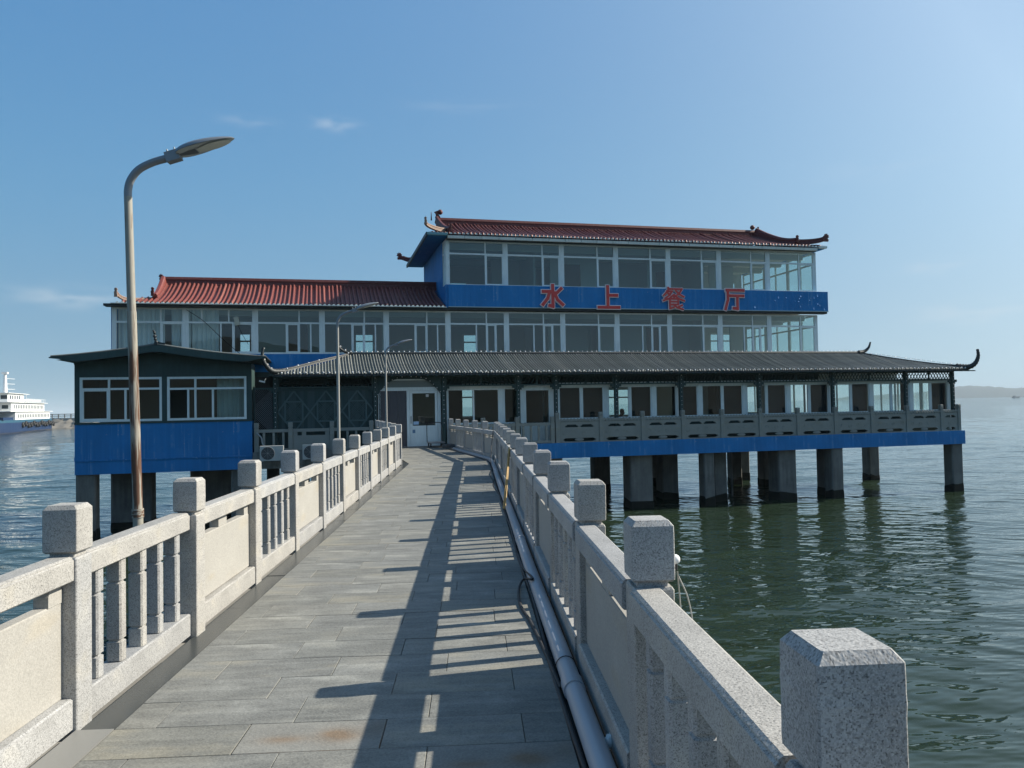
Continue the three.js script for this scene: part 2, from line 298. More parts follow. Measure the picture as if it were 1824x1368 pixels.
{ // long low hills across the bay, right of the building
  const ridge = (az) => { // height in metres at 5.2 km by azimuth in degrees right of the walkway
    const b = (c, w, h) => h * Math.exp(-(((az - c) / w) ** 2)); return 10 + b(33.6, 1.5, 34) + b(31.6, 2.6, 30) + b(36.5, 3.0, 42) + b(40.5, 2.4, 52) + b(46, 4, 72) + b(54, 6, 96) + b(27.5, 2.2, 18) + b(64, 7, 60) + 2.5 * Math.sin(az * 3.1) + 1.2 * Math.sin(az * 7.7);
  };
  const g = grid(260, 14, (s, t) => { const az = mix(22, 72, s), a = R(az), D = 5200 + 900 * t, edge = sstep(22, 26, az) * sstep(72, 67, az), h = ridge(az) * edge * Math.sin(Math.PI * Math.min(1, t * 1.0 + .0)) * (1 + .03 * Math.sin(az * 11 + t * 9)); return [D * Math.sin(a), WATER - 2 + h * 1.02, -D * Math.cos(a)]; });
  struct('hills', uvBox(g), mat(.035, .045, .035, 1));
}
{ // wooded shore behind the viewer, mirrored in the windows
  const f = (x, z) => { const d = z - 26; const up = sstep(0, 120, d); return -1.2 + .9 * sstep(0, 8, d) + up * (9 + 6 * Math.sin(x * .018 + 1) + 4 * Math.sin(x * .043 + 2.2) + 3 * Math.sin(x * .11 + z * .05)) ; };
  const g = grid(150, 50, (s, t) => { const x = mix(-320, 320, s), z = mix(24, 240, t); return [x, t === 0 ? WATER - 1 : f(x, z) + 1.6 * (hash2(Math.round(s * 150), Math.round(t * 50), 9) - .5) * sstep(34, 60, z), z]; });
  struct('shore', uvBox(g), mat(.020, .026, .020, 1));
}

// ---------------------------------------------------------------- the walkway
const PITCH = 1.64, BEND_V = -8.82;
const LX = -2.03, RX = .625;                  // inner faces of the two balustrades
const uL = -6.44, uR = -3.75;                 // the same after the bend, in building coordinates
const walkway = new THREE.Group(); walkway.name = 'walkway'; walkway.userData.kind = 'structure'; scene.add(walkway);
const toXZ = (u, v) => { const p = B(u, 0, v); return [p[0], p[2]]; };
{
  const bl = toXZ(uL - .34, BEND_V), br = toXZ(uR + .34, BEND_V), el = toXZ(uL - .34, 0.02), er = toXZ(uR + .34, 0.02);
  part('deck_slab', slabPoly([[LX - .42, 9], [RX + .32, 9], br, er, el, bl], -.42, -.052), M.concrete, walkway);
  part('mortar_bed', slabPoly([[LX + .20, 9], [RX - .16, 9], toXZ(uR - .16, BEND_V), toXZ(uR - .16, 0.01), toXZ(uL + .2, 0.01), toXZ(uL + .2, BEND_V)], -.050, -.010), M.bed, walkway);
  // pavers: courses 0.345 m deep, slabs 0.69 m long laid across the walkway
  const CD = .345, x0 = -1.838, x1 = .447, gap = .0035;
  const geoCache = {};
  const paverGeo = (w, v) => { const k = w.toFixed(3) + v; if (!geoCache[k]) { const g = stack([[-.045, w / 2 - gap / 2, CD / 2 - gap / 2], [-.002, w / 2 - gap / 2, CD / 2 - gap / 2], [0, w / 2 - gap / 2 - .002, CD / 2 - gap / 2 - .002]], .002); geoCache[k] = uvBox(g, v * .37 + w, v * .71); } return geoCache[k]; };
  const stainGeo = (() => { const g = stack([[-.045, .3425, .17], [-.004, .3425, .17], [0, .3395, .167]], .003); const u = uvBox(g); const uv = u.attributes.uv; for (let i = 0; i < uv.count; i++) { uv.setXY(i, uv.getX(i) + .345, -uv.getY(i) + .1725); } return u; })();
  let count = 0, row = 0; const rest = [];
  const offs = { 0: -1.155, 1: -1.634, 2: -1.17, 3: -1.565, 4: -1.18, 5: -1.60 };
  for (let z = -3.375; z > -22.6; z -= CD, row++) {
    const zc = z - CD / 2; let s = row in offs ? (row === 0 ? -1.62 : offs[row - 1]) : (row % 2 ? -1.18 : -1.62) + rr(-.09, .09);
    const cuts = [x0]; let q = s; while (q > x0 + .69) q -= .69; if (q <= x0 + .03) q += .69; while (q < x1 - .05) { cuts.push(q); q += .69; } cuts.push(x1);
    for (let i = 0; i + 1 < cuts.length; i++) {
      const w = cuts[i + 1] - cuts[i], xc = (cuts[i] + cuts[i + 1]) / 2;
      const pd = B(0, 0, 0); const du = xc - O.x, dz = zc - O.z, vv = du * VD.x + dz * VD.z; if (vv > BEND_V + .1) continue;
      const full = Math.abs(w - .69) < .004; const stained = full && (row === 1 && i === 1 || row === 7 && i === 0 || row === 0 && xc > -.3 && xc < .2);
      const g = stained ? stainGeo : paverGeo(full ? .69 : w, full ? Math.floor(rnd() * 6) : 0);
      const m = stained ? M.stain : M.paver[Math.floor(rnd() * M.paver.length)];
      const p = part('paver', g, m, walkway); p.position.set(xc, rr(-.0025, .0015), zc); p.rotation.set(rr(-.003, .003), full && !stained && rnd() < .5 ? Math.PI : 0, rr(-.002, .002)); count++;
    }
  }
  // courses after the bend and under the viewer: the same slabs, joined
  const restG = [];
  for (let v = BEND_V + .1, k = 0; v < -.3; v += CD, k++) { let q = uL + .2; let nx = q + (k % 2 ? .69 : .34); while (q < uR - .17) { const e = Math.min(nx, uR - .16); const g = paverGeo(+(e - q).toFixed(3), k % 5).clone(); g.translate((q + e) / 2, rr(-.002, .002), -(v + CD / 2)); g.rotateY(TH); g.translate(O.x, 0, O.z); restG.push(g); q = e; nx = e + .69; } }
  part('paving_slabs', restG, M.paver[1], walkway, { stuff: true });
  const nearG = []; for (let z = 6, k = 0; z > -3.2; z -= CD, k++) { let q = x0, nx = q + (k % 2 ? .69 : .34); while (q < x1 - .01) { const e = Math.min(nx, x1); const g = paverGeo(+(e - q).toFixed(3), k % 5).clone(); g.translate((q + e) / 2, 0, z - CD / 2 + .03); nearG.push(g); q = e; nx = e + .69; } }
  part('paving_slabs', nearG, M.paver[0], walkway, { stuff: true });
  // polished border strips, the left one a shallow wet gutter
  for (let z = -4.08, k = 0; z > -22.2; z -= 1.21, k++) part('border_slab', uvBox(stack([[-.05, .094, .603], [-.016, .094, .603], [-.014, .092, .601]], .002), k), M.border, walkway, { pos: [-1.935, rr(-.002, .002), z - .605] });
  part('border_slab', bx(-2.03, -1.842, -.05, .002, -4.07, -2.2), M.borderDry, walkway);
  part('border_slab', bx(-2.03, -1.842, -.05, .001, -2.19, 6), M.borderDry, walkway);
  for (let k = 0; k < 7; k++) { const g = bb(uL + .003, uL + .197, -.05, -.015, BEND_V + k * 1.25 + .004, BEND_V + (k + 1) * 1.25); g.rotateY(TH); g.translate(O.x, 0, O.z); part('border_slab', g, M.border, walkway); }
  part('gutter', bx(.45, RX, -.051, -.034, -22.6, 8), M.border, walkway);
  { const g = bb(uR - .157, uR, -.05, -.034, BEND_V, -.02); g.rotateY(TH); g.translate(O.x, 0, O.z); part('gutter', g, M.border, walkway); }
  for (const z of [2, -5.5, -13, -20.5]) for (const x of [LX + .25, RX - .3]) part('pier', bx(x - .2, x + .2, WATER - 1, -.42, z - .2, z + .2), M.concrete, walkway);
}

// ---------------------------------------------------------------- granite balustrades on both sides of the walkway
const POSTW = .0825;
const postGeo = [0, 1, 2, 3].map(k => uvBox(stack([[-.05, POSTW], [.10, POSTW], [.80, POSTW], [.855, POSTW], [.866, POSTW - .006]], .005), k * .31, k * .17));
const capGeo = [0, 1, 2, 3].map(k => { const r2 = mulberry(50 + k); const s = [[.866, POSTW - .020], [.886, POSTW - .020], [.888, POSTW - .006], [.897, POSTW + .003]]; for (let i = 1; i < 9; i++) s.push([.900 + i * .022, POSTW + .004 + (r2() - .5) * .0012]); s.push([1.109, POSTW + .003], [1.131, POSTW - .014]); return uvBox(stack(s, .004), k * .23 + .5, k * .41); });
const railProfile = [[-.0675, .75], [-.058, .742], [.058, .742], [.0675, .75], [.0675, .85], [.060, .856], [.060, .862], [.048, .870], [-.048, .870], [-.060, .862], [-.060, .856], [-.0675, .85]];
const BAY = PITCH - 2 * POSTW;
const railGeo = [0, 1, 2].map(k => uvBox(prism(railProfile, BAY), k * .37, k * .29));
const lowRailGeo = [0, 1].map(k => uvBox(prism([[-.0675, .0], [.0675, 0], [.0675, .146], [.058, .154], [-.058, .154], [-.0675, .146]], BAY), k * .47, k * .61));
const balusterGeo = [0, 1, 2].map(k => { const h = .038; return uvBox(stack([[.154, h, .044], [.262, h, .044], [.266, h - .009, .035], [.276, h - .009, .035], [.281, h, .044], [.60, h, .044], [.605, h - .009, .035], [.615, h - .009, .035], [.620, h, .044], [.742, h, .044]].map(([y, a, b]) => [y, b, a]), .010), k * .13, k * .33); });
const panelGeo = [0, 1].map(k => uvBox(prism(chamferRect(-.036, .036, .156, .646, .006), BAY), k * .5, k * .3));
const blockShape = w => { const s = new THREE.Shape(); s.moveTo(-w / 2, .646); s.lineTo(w / 2, .646); s.lineTo(w / 2, .70); s.quadraticCurveTo(w / 2 - .012, .722, w / 2 - .02, .742); s.lineTo(-w / 2 + .02, .742); s.quadraticCurveTo(-w / 2 + .012, .722, -w / 2, .70); const g = new THREE.ExtrudeGeometry(s, { depth: .072, bevelEnabled: false, curveSegments: 3 }); g.translate(0, 0, -.036); g.rotateY(Math.PI / 2); return uvBox(g, w); };
const midBlock = blockShape(.21), endBlock = blockShape(.13);
const stoneMats = [M.granite, M.graniteB, M.graniteC];
const pick = a => a[Math.floor(rnd() * a.length)];
function post(parent, j = 1) { const p = part('post', pick(postGeo), pick(stoneMats), parent); part('cap', pick(capGeo), pick(stoneMats), p); p.rotation.set(rr(-.006, .006) * j, rr(-.02, .02) * j + Math.floor(rnd() * 4) * Math.PI / 2, rr(-.006, .006) * j); return p; }
function bay(parent, place, solid, side) {     // place(mesh, along) puts a mesh whose z=0 lies 'along' metres past the post axis; side +1: open face towards +x
  const put = (name, g, m, a, dx = 0) => { const me = part(name, g, m, parent); place(me, a, dx + (side < 0 ? -.028 : 0)); return me; };
  put('rail', pick(railGeo), pick(stoneMats), POSTW + .001);
  put('bottom_rail', pick(lowRailGeo), pick(stoneMats), POSTW + .001);
  if (solid) { put('panel', pick(panelGeo), M.cream, POSTW + .001, -side * .022); put('block', midBlock, M.cream, POSTW + BAY / 2, -side * .022); put('block', endBlock, M.cream, POSTW + .068, -side * .022); put('block', endBlock, M.cream, POSTW + BAY - .068, -side * .022); }
  else for (let i = 0; i < 5; i++) put('baluster', pick(balusterGeo), pick(stoneMats), POSTW + BAY * (i + .62) / 5.24 + rr(-.006, .006));
}
function balustrade(label, xInner, z0, n0, n1, solidEven, side, uInner) {
  const root = thing('stone_balustrade', label, 'balustrade', [xInner - side * POSTW, 0, 0], 0, 'granite balustrades along the walkway');
  const cx = xInner - side * POSTW, cu = uInner - side * POSTW;
  for (let k = n0; k <= n1; k++) {
    const z = z0 - k * PITCH; const p = post(root); p.position.set(0, 0, z - POSTW);
    if (side > 0 && k === 5) { p.position.x += .03; p.rotation.z -= .02; p.scale.y = .985; }
    if (k < n1) bay(root, (me, a, dx) => { me.position.set(dx + rr(-.004, .004), rr(-.003, .003), z - POSTW - a); }, ((k % 2) + 2) % 2 === solidEven, side);
  }
  // after the bend
  const bendW = B(cu, 0, BEND_V);
  const zb = z0 - n1 * PITCH - POSTW;
  for (let k = 0; k < 5; k++) {
    const v = BEND_V + k * PITCH + (k ? 0 : .04);
    const loc = (u, vv) => { const w = B(u, 0, vv); return [w[0] - cx, 0, w[2]]; };
    bay(root, (me, a, dx) => { const l = loc(cu + dx, v + a); me.position.set(l[0], 0, l[2]); me.rotation.y = TH; }, (((k + n1) % 2) + 2) % 2 === solidEven, side);
    const p = post(root); const l = loc(cu, BEND_V + (k + 1) * PITCH); p.position.set(l[0], 0, l[2]); p.rotation.y += TH;
  }
  return root;
}
balustrade('sunlit white granite balustrade of square posts along the lamp side of the walkway', LX, -4.08 + 4 * PITCH, 0, 4 + 11, 1, 1, uL);
balustrade('shaded granite balustrade of square posts beside the grey pipe and open water', RX, -1.42 + 3 * PITCH, 0, 3 + 13, 0, -1, uR);

// ---------------------------------------------------------------- grey pipe and cables in the right gutter
{
  const pz = []; for (let z = 7; z > -21.8; z -= 2.4) pz.push([.535 + rr(-.006, .006), .024 + rr(-.004, .004), z]);
  const b1 = B(uR - .075, .024, BEND_V + .5), b2 = B(uR - .075, .024, -5), b3 = B(uR - .08, .024, -2.2);
  const pts = [...pz, [.50, .024, -22.5], b1, b2, b3];
  const root = thing('drain_pipe', 'long grey plastic pipe lying along the foot of the right balustrade', 'pipe', [.535, 0, -3]);
  const off = p => [p[0] - .535, p[1], p[2] + 3];
  part('pipe_run', tube(pts.map(off), .056, 180, 16), M.pipe, root);
  for (const z of [-4.35, -9.1, -14, -18.6]) { part('coupling', rod([0, .024, z + 3 + .07], [0, .024, z + 3 - .07], .063, .063, 18), M.pipe, root); }
  part('tie_wire', (() => { const g = new THREE.TorusGeometry(.060, .003, 5, 20); g.translate(0, .024, -2.0 + .3); return cleanG(g); })(), M.rubber, root);
}
{
  const cab = (label, pts, r) => single('cable', tube(pts, r, 140, 6), M.rubber, label, 'cable', 'black cables in the gutter');
  const c1 = []; for (let z = 7; z > -22; z -= .9) c1.push([.462 + .012 * Math.sin(z * 1.7) - (z < -13 && z > -18 ? .06 * Math.sin((z + 13) * .62) ** 2 : 0), -.005, z]);
  c1.push(B(uR - .2, .0, BEND_V + .8), B(uR - .22, 0, -5), B(uR - .3, 0, -1.6)); cab('black cable running along the walkway edge beside the grey pipe', c1, .014);
  cab('looped black cable bulging over the paving beside the grey pipe', [[.47, .0, -4.4], [.44, .012, -5.0], [.40, .012, -5.7], [.355, .014, -6.2], [.37, .016, -6.7], [.43, .05, -6.95], [.50, .085, -6.8], [.47, .012, -7.6], [.46, 0, -8.4]], .011);
  cab('thin cable hanging down the right balustrade at the bend', [[.58, .9, -22.2], [.55, .7, -22.1], [.50, .3, -21.7], [.47, .06, -21.0], [.45, .01, -19.6], [.38, .01, -17.8], [.45, .01, -15.5]], .010);
}
single('bamboo_pole', [rod([.455, .0, -12.05], [.60, .90, -12.95], .016, .013, 8), rod([.475, .0, -12.0], [.615, .875, -12.98], .010, .009, 8)], M.bamboo, 'yellow bamboo pole leaning on the right balustrade over the pipe', 'pole');
{ // small white globe lights hung outside the right balustrade
  const spots = [[.835, .945, -3.22, 'nearest white globe light outside the second right post'], [.822, .72, -3.04, 'lower white globe light beside the second right post'], [.842, 1.02, -9.75, 'far white globe light beside the right posts, above the dark water']];
  for (const [x, y, z, l] of spots) { const t = thing('globe_light', l, 'light', [x, y, z], 0, 'globe lights outside the balustrade'); part('globe', ball(0, 0, 0, .021, 14), M.bulb, t); part('socket', rod([0, -.019, 0], [0, -.045, 0], .010, .009, 8), M.rubber, t); }
  single('cable', tube([[.838, .90, -3.2], [.845, .80, -3.2], [.842, .68, -3.15], [.858, .64, -3.1], [.875, .70, -3.12], [.868, .80, -3.16], [.842, .88, -3.2]], .003, 60, 6), M.lampLight, 'thin cable loop hanging outside the second right post', 'cable');
}

// ---------------------------------------------------------------- street lamps outside the left balustrade
function lampPost(x, z, label, first) {
  const t = thing('street_lamp', label, 'street lamp', [x, -.42, z], 0, 'street lamps along the walkway'); const H = .42;
  part('base_bracket', [bx(-.09, .25, -.02, .04, -.09, .09), bx(-.10, .10, .04, .06, -.10, .10)], M.concrete, t);
  const lean = first ? -.088 : 0, top = (first ? 3.10 : 3.06) + H, xl = y => lean * (y / top);
  const tp = (y0, y1, r0, r1) => rod([xl(y0), y0, 0], [xl(y1), y1, 0], r0, r1, 18);
  if (first) { part('pole', [tp(.05, 1.33, .034, .033)], M.pole, t); part('rusty_sleeve', [tp(1.25, 2.72, .0325, .031)], M.rust, t, { label: 'brown rusted sleeve on the lamp pole' }); part('pole', [tp(2.70, top, .0285, .0265)], M.pole, t); part('collar', [tp(1.30, 1.36, .039, .039)], M.rust, t); }
  else { part('pole', [tp(.05, top, .032, .024)], M.lampLight, t); part('collar', [tp(1.30, 1.36, .037, .037)], M.lampLight, t); }
  const X = xl(top);
  part('arm', tube([[X, top - .04, 0], [X, top + .05, 0], [X + .02, top + .12, 0], [X + .075, top + .19, 0], [X + .17, top + .24, 0], [X + .28, top + .272, 0]], first ? .0265 : .023, 40, 14), M.lampGrey, t);
  const hx = X + .265, hy = top + .265, ang = R(17), HS = .74;
  const loc = g => { g.scale(HS, HS, HS); g.rotateZ(ang); g.translate(hx, hy, 0); return g; };
  part('clamp', [loc(bx(0, .13, -.045, .05, -.045, .045)), ...[.03, .10].flatMap(a => [loc(rod([a, .05, -.02], [a, .078, -.02], .006)), loc(rod([a, .05, .02], [a, .078, .02], .006))])], M.lampGrey, t);
  // leaf-shaped shell
  const shell = grid(28, 14, (s, q) => { const w = .118 * Math.sin(Math.PI * Math.pow(s, .72)) ** .55 + .030 * (1 - s) ** 2 + .001, a = Math.PI * q; const x = .10 + .56 * s; return [x, .004 + .062 * Math.sin(a) * (Math.sin(Math.PI * Math.pow(s, .72)) ** .6 + .25 * (1 - s)), w * Math.cos(a)]; });
  const sh = part('shell', loc(uvBox(shell)), M.lampGrey, t);
  const under = grid(28, 8, (s, q) => { const w = .112 * Math.sin(Math.PI * Math.pow(s, .72)) ** .55 + .030 * (1 - s) ** 2; return [.10 + .555 * s, .003 - .006 * Math.sin(Math.PI * q), w * (1 - 2 * q)]; });
  part('underside', loc(uvBox(under)), mat(.40, .43, .43, .5), sh);
  const lens = grid(18, 6, (s, q) => { const w = .085 * Math.sin(Math.PI * (.08 + .86 * s)) ** .6; return [.30 + .31 * s, -.010, w * (1 - 2 * q)]; });
  part('lens', loc(uvBox(lens)), M.lens, sh);
  part('ribs', [-.03, -.015, 0, .015, .03].map(z => loc(bar([.13, -.002, z * .6], [.29, -.012, z * 1.7], .006, .008))), M.lampGrey, sh);
  return t;
}
lampPost(-2.275, -5.47, 'nearest street lamp with rusty brown pole before the blue pavilion', true);
lampPost(-2.36, -13.8, 'middle street lamp with thin pale pole between the other two', false);
lampPost(-2.36, -21.4, 'farthest and smallest street lamp, close to the entrance', false);

// crumpled white scrap caught behind the pipe
single('plastic_scrap', (() => { const g = new THREE.IcosahedronGeometry(.03, 1), q = g.attributes.position; for (let i = 0; i < q.count; i++) { const h = hash2(Math.round(q.getX(i) * 400), Math.round(q.getY(i) * 400 + q.getZ(i) * 900), 8); q.setXYZ(i, q.getX(i) * (.5 + h), q.getY(i) * (.7 + .9 * h), q.getZ(i) * (.5 + h)); } g.computeVertexNormals(); g.translate(.615, .035, -3.62); return uvBox(g); })(), M.white, 'small crumpled white plastic scrap behind the grey pipe', 'litter');

// ---------------------------------------------------------------- the restaurant on piles (building frame: x = u, z = -v)
const rest = thing('stilt_restaurant', 'blue and green three storey restaurant on concrete piles with tiled roofs', 'building', [O.x, 0, O.z], TH);
const P3 = (u, y, v) => [u, y, -v];
const SL = -17.3, SR = 21.45;                 // platform ends
// platform and piles
part('platform_slab', [bb(SL + .06, SR - .08, -.58, -.012, .06, 7.0), bb(SL + .06, 15.9, -.581, -.0125, 7.0, 10.4)], M.concrete, rest);
part('floor', [bb(-11.1, SR - .1, -.012, .004, .05, 4.55), bb(SL + .1, 15.8, -.012, .003, 4.55, 10.3)], M.floorIn, rest);
part('platform_edge', [bb(-3.45, SR, -.64, .0, 0, .06)], M.blue, rest);
part('platform_edge', [bb(SR - .08, SR - .002, -.641, -.002, .06, 7.02)], M.blue, rest);
part('platform_edge', [bb(-11.18, -6.8, -.50, .0, .0, .06)], M.concrete, rest);
{
  const pile = (u, v, w, d, m = M.pile) => {
    const q = part('pile', uvBox(stack([[WATER - 3, w / 2, d / 2], [-.56, w / 2, d / 2]], .05), u, v), m, rest, { pos: [u, 0, -v] }); if (w < .3) return;
    // crust of weed and shells in the tide zone, ragged along its upper edge
    const g = stack([[WATER - .6, w / 2 + .012, d / 2 + .012], [WATER + .10, w / 2 + .016, d / 2 + .016], [WATER + .28, w / 2 + .010, d / 2 + .010], [WATER + .36, w / 2 - .002, d / 2 - .002]], .05), pp = g.attributes.position; for (let i = 0; i < pp.count; i++) { const y = pp.getY(i); if (y > WATER + .2) pp.setY(i, y + .22 * (hash2(Math.round(pp.getX(i) * 50 + u * 7), Math.round(pp.getZ(i) * 50 + v * 5), 3) - .5)); } g.computeVertexNormals(); part('weed_crust', uvBox(g), M.weed, q);
  };
  for (const [u, v, w, d] of [[21.13, .45, .62, .60], [14.42, .38, .60, .60], [7.95, .42, .52, .55], [.95, .48, .52, .55], [-11.7, .5, .6, .6], [-16.98, .42, .66, .6]]) pile(u, v, w, d);
  for (const [u, v, w, d] of [[21.3, 6.5, .66, .66], [14.78, 1.5, .6, .6], [14.9, 6.7, .8, .7], [11.95, .75, .92, .9], [13.5, 7.7, .6, .6], [9.1, 1.6, .66, .7], [4.85, .85, 1.05, .9], [7.3, 3.1, .8, .8], [5.75, 8.0, .9, .7], [1.0, 3.9, .7, .7], [-2.4, 3.9, .7, .7], [-9.5, 3.4, .7, .7], [-15.9, 2.6, 1.5, .8], [-13.0, 3.0, 1.6, .9], [-12.0, 5.4, .8, .8], [-16.9, 7.2, .7, .7], [-8, 7.2, .7, .7], [-3, 7.2, .7, .7], [1.0, 7.2, .7, .7], [15.3, 9.9, .6, .6], [9.6, 9.9, .6, .6], [3.5, 9.9, .6, .6], [-1, 9.9, .6, .6], [-6, 9.9, .6, .6], [-11, 9.9, .6, .6], [-16.9, 9.9, .6, .6]]) pile(u, v, w, d);
  pile(10.6, 2.9, .10, .10, M.concrete);
}

// ----- window builder: a frame mesh with its panes as children
function win(parent, o) {                      // o: axis 'u'|'v', at (plane), a0,a1,y0,y1, cols [fractions], transom y or null, lowCols, fw, glass
  const { axis = 'u', at, a0, a1, y0, y1, cols = [.65], transom = null, lowCols = cols, fw = .07, glass = M.glassTint, d = .08, sashed = [], open = [], m = M.frame, name = 'window', topGlass = null } = o;
  const bxx = (p0, p1, q0, q1, d0, d1) => axis === 'u' ? bb(p0, p1, q0, q1, at + d0, at + d1) : bx(at + d0, at + d1, q0, q1, -p1, -p0);
  const gs = [bxx(a0, a0 + fw, y0, y1, 0, d), bxx(a1 - fw, a1, y0, y1, 0, d), bxx(a0 + fw, a1 - fw, y0, y0 + fw, .001, d - .001), bxx(a0 + fw, a1 - fw, y1 - fw, y1, .001, d - .001)];
  const panes = [], sash = [];
  const X = f => a0 + (a1 - a0) * f;
  const section = (ya, yb, cs, low) => {
    const e = [a0 + fw, ...cs.map(X), a1 - fw]; cs.forEach(c => gs.push(bxx(X(c) - fw * .42, X(c) + fw * .42, ya, yb, .004, d - .004)));
    for (let i = 0; i + 1 < e.length; i++) {
      let p0 = e[i] + (i ? fw * .42 : 0), p1 = e[i + 1] - (i + 2 < e.length ? fw * .42 : 0); if (low && open.includes(i)) continue;
      if (low && sashed.includes(i)) { const s = .042, dd = .012; sash.push(bxx(p0, p0 + s, ya, yb, dd, d - .02), bxx(p1 - s, p1, ya, yb, dd, d - .02), bxx(p0 + s, p1 - s, ya, ya + s, dd, d - .021), bxx(p0 + s, p1 - s, yb - s, yb, dd, d - .021)); p0 += s; p1 -= s; panes.push([p0, p1, ya + s, yb - s, low]); }
      else panes.push([p0, p1, ya, yb, low]);
    }
  };
  if (transom) { const th = .075; gs.push(bxx(a0 + fw, a1 - fw, transom - th / 2, transom + th / 2, .002, d - .002)); section(y0 + fw, transom - th / 2, lowCols, true); section(transom + th / 2, y1 - fw, cols, false); }
  else section(y0 + fw, y1 - fw, cols, true);
  const w = part(name, gs, m, parent);
  if (sash.length) part('sash', sash, m, w);
  for (const [p0, p1, q0, q1, low] of panes) { const cx = (p0 + p1) / 2, cy = (q0 + q1) / 2; const g = new THREE.PlaneGeometry(p1 - p0 + .01, q1 - q0 + .01); if (axis === 'v') g.rotateY(Math.PI / 2); const me = part('pane', uvBox(g), !low && topGlass ? topGlass : glass, w); if (axis === 'u') me.position.set(cx, cy, -(at + d * .5)); else me.position.set(at + d * .5, cy, -cx); if (axis === 'u') { me.rotation.y = rr(-.004, .004); me.rotation.x = rr(-.003, .003); } }
  return w;
}

// ----- main block: first floor and top floor behind the veranda
const MV = 3.0, MB = 9.9, U0 = -3.12, U1 = 15.6, UL = -16.72, BW = (U1 - U0) / 7, BL = (U0 - UL) / 5;
const Y2a = 3.96, Y2b = 5.86, Y3a = 7.0, Y3b = 9.02;
for (let k = 0; k < 7; k++) {                  // top floor
  const a = U0 + k * BW; win(rest, { at: MV, a0: a + .05, a1: a + BW - .05, y0: Y3a, y1: Y3b, transom: 8.44, cols: [.66], sashed: [1], open: k === 6 ? [] : [] });
}
for (let k = 0; k < 7; k++) { const a = U0 + k * BW, four = [0, 1, 3].includes(k) || k === 5; win(rest, { at: MV, a0: a + .05, a1: a + BW - .05, y0: Y2a, y1: Y2b, transom: 5.29, cols: [.66], lowCols: four ? [.48, .66, .83] : [.66], sashed: four ? [2] : [1] }); }
for (let k = 0; k < 5; k++) { const a = UL + k * BL; win(rest, { at: MV, a0: a + .05, a1: a + BL - .05, y0: Y2a, y1: Y2b, transom: 5.27, cols: k === 1 ? [.22, .62] : [.66], lowCols: k === 1 ? [.50, .68] : k >= 2 ? [.46, .66, .84] : [.66], sashed: k === 1 ? [2] : [1], glass: k < 2 ? M.glass : M.glassTint }); }
// posts between the bays
for (let k = 0; k <= 7; k++) { const a = U0 + k * BW; part('mullion', bb(a - .05, a + .05, Y3a, Y3b, MV - .005, MV + .10), M.frame, rest); part('mullion', bb(a - .05, a + .05, Y2a, Y2b, MV - .005, MV + .10), M.frame, rest); }
for (let k = 0; k < 5; k++) { const a = UL + k * BL; part('mullion', bb(a - .05, a + .05, Y2a, Y2b, MV - .005, MV + .10), M.frame, rest); }
// side glazing at the right end, back walls, partitions, floors
const MID = (MV + MB) / 2;
for (const [ya, yb, tr] of [[Y3a, Y3b, 8.44], [Y2a, Y2b, 5.29]]) for (let k = 0; k < 3; k++) { const v0 = MV + .12 + k * 2.24; win(rest, { axis: 'v', at: U1 - .04, a0: v0, a1: v0 + 2.20, y0: ya + .0, y1: yb, transom: tr, cols: [.5], glass: M.glass }); }
part('wall', [bb(U0 - .12, U0, 5.9, 9.1, MV + .62, MB), bb(U0 - .119, U0 - .001, 5.9, 7.0, MV - .3, MV + .62)], M.blue, rest);
win(rest, { axis: 'v', at: U0 - .10, a0: MV + .11, a1: MV + .60, y0: Y3a, y1: Y3b, transom: 8.44, cols: [] });
part('wall', [bb(UL - .10, UL, -.01, 5.9, MV + .1, MB)], M.blue, rest);
part('wall', [bb(UL, U1, 3.2, Y2a - .002, MV, MV + .10)], M.blue, rest);
part('wall', [bb(UL, U1, 2.62, 3.2, MV + .002, MV + .098)], M.green, rest);
// floors and ceilings
part('floor', [bb(UL, U1 - .05, 3.62, 3.95, MV + .11, MB), bb(U0, U1 - .05, 6.05, 6.98, MV + .11, MB)], M.floorIn, rest);
part('ceiling', [bb(U0, U1 - .05, 9.06, 9.14, MV + .05, MB), bb(UL, U0 - .13, 5.9, 5.97, MV + .05, MB)], M.ceiling, rest);
part('ceiling_beam', Array.from({ length: 3 }, (_, i) => [bb(U0, U1 - .06, 8.80, 9.058, MV + .9 + i * 1.9, MV + 1.15 + i * 1.9), bb(UL, U1 - .06, 5.66, 5.895, MV + .9 + i * 1.9, MV + 1.15 + i * 1.9)]).flat(), M.wallPale, rest);
// back walls with openings
function backWall(u0, u1, y0, y1, v, holes, m) { // holes [a,b,ya,yb] from left to right
  const gs = []; let a = u0; for (const [h0, h1, q0, q1] of holes) { gs.push(bb(a, h0, y0, y1, v, v + .15), bb(h0, h1, y0, q0, v, v + .15), bb(h0, h1, q1, y1, v, v + .15)); a = h1; } gs.push(bb(a, u1, y0, y1, v, v + .15));
  part('back_wall', gs, m, rest); for (const [h0, h1, q0, q1] of holes) win(rest, { at: v + .03, a0: h0 + .004, a1: h1 - .004, y0: q0 + .004, y1: q1 - .004, transom: q0 + (q1 - q0) * .68, cols: h1 - h0 > 1.2 ? [.5] : [], glass: M.glass });
}
backWall(U0, U1 - .05, 7.0, 9.06, MB, [[-1.9, -.9, 7.2, 8.3], [1.4, 2.0, 7.2, 7.9], [11.2, 12.6, 7.2, 8.6], [13.6, 15.2, 7.2, 8.6]], M.wallPale);
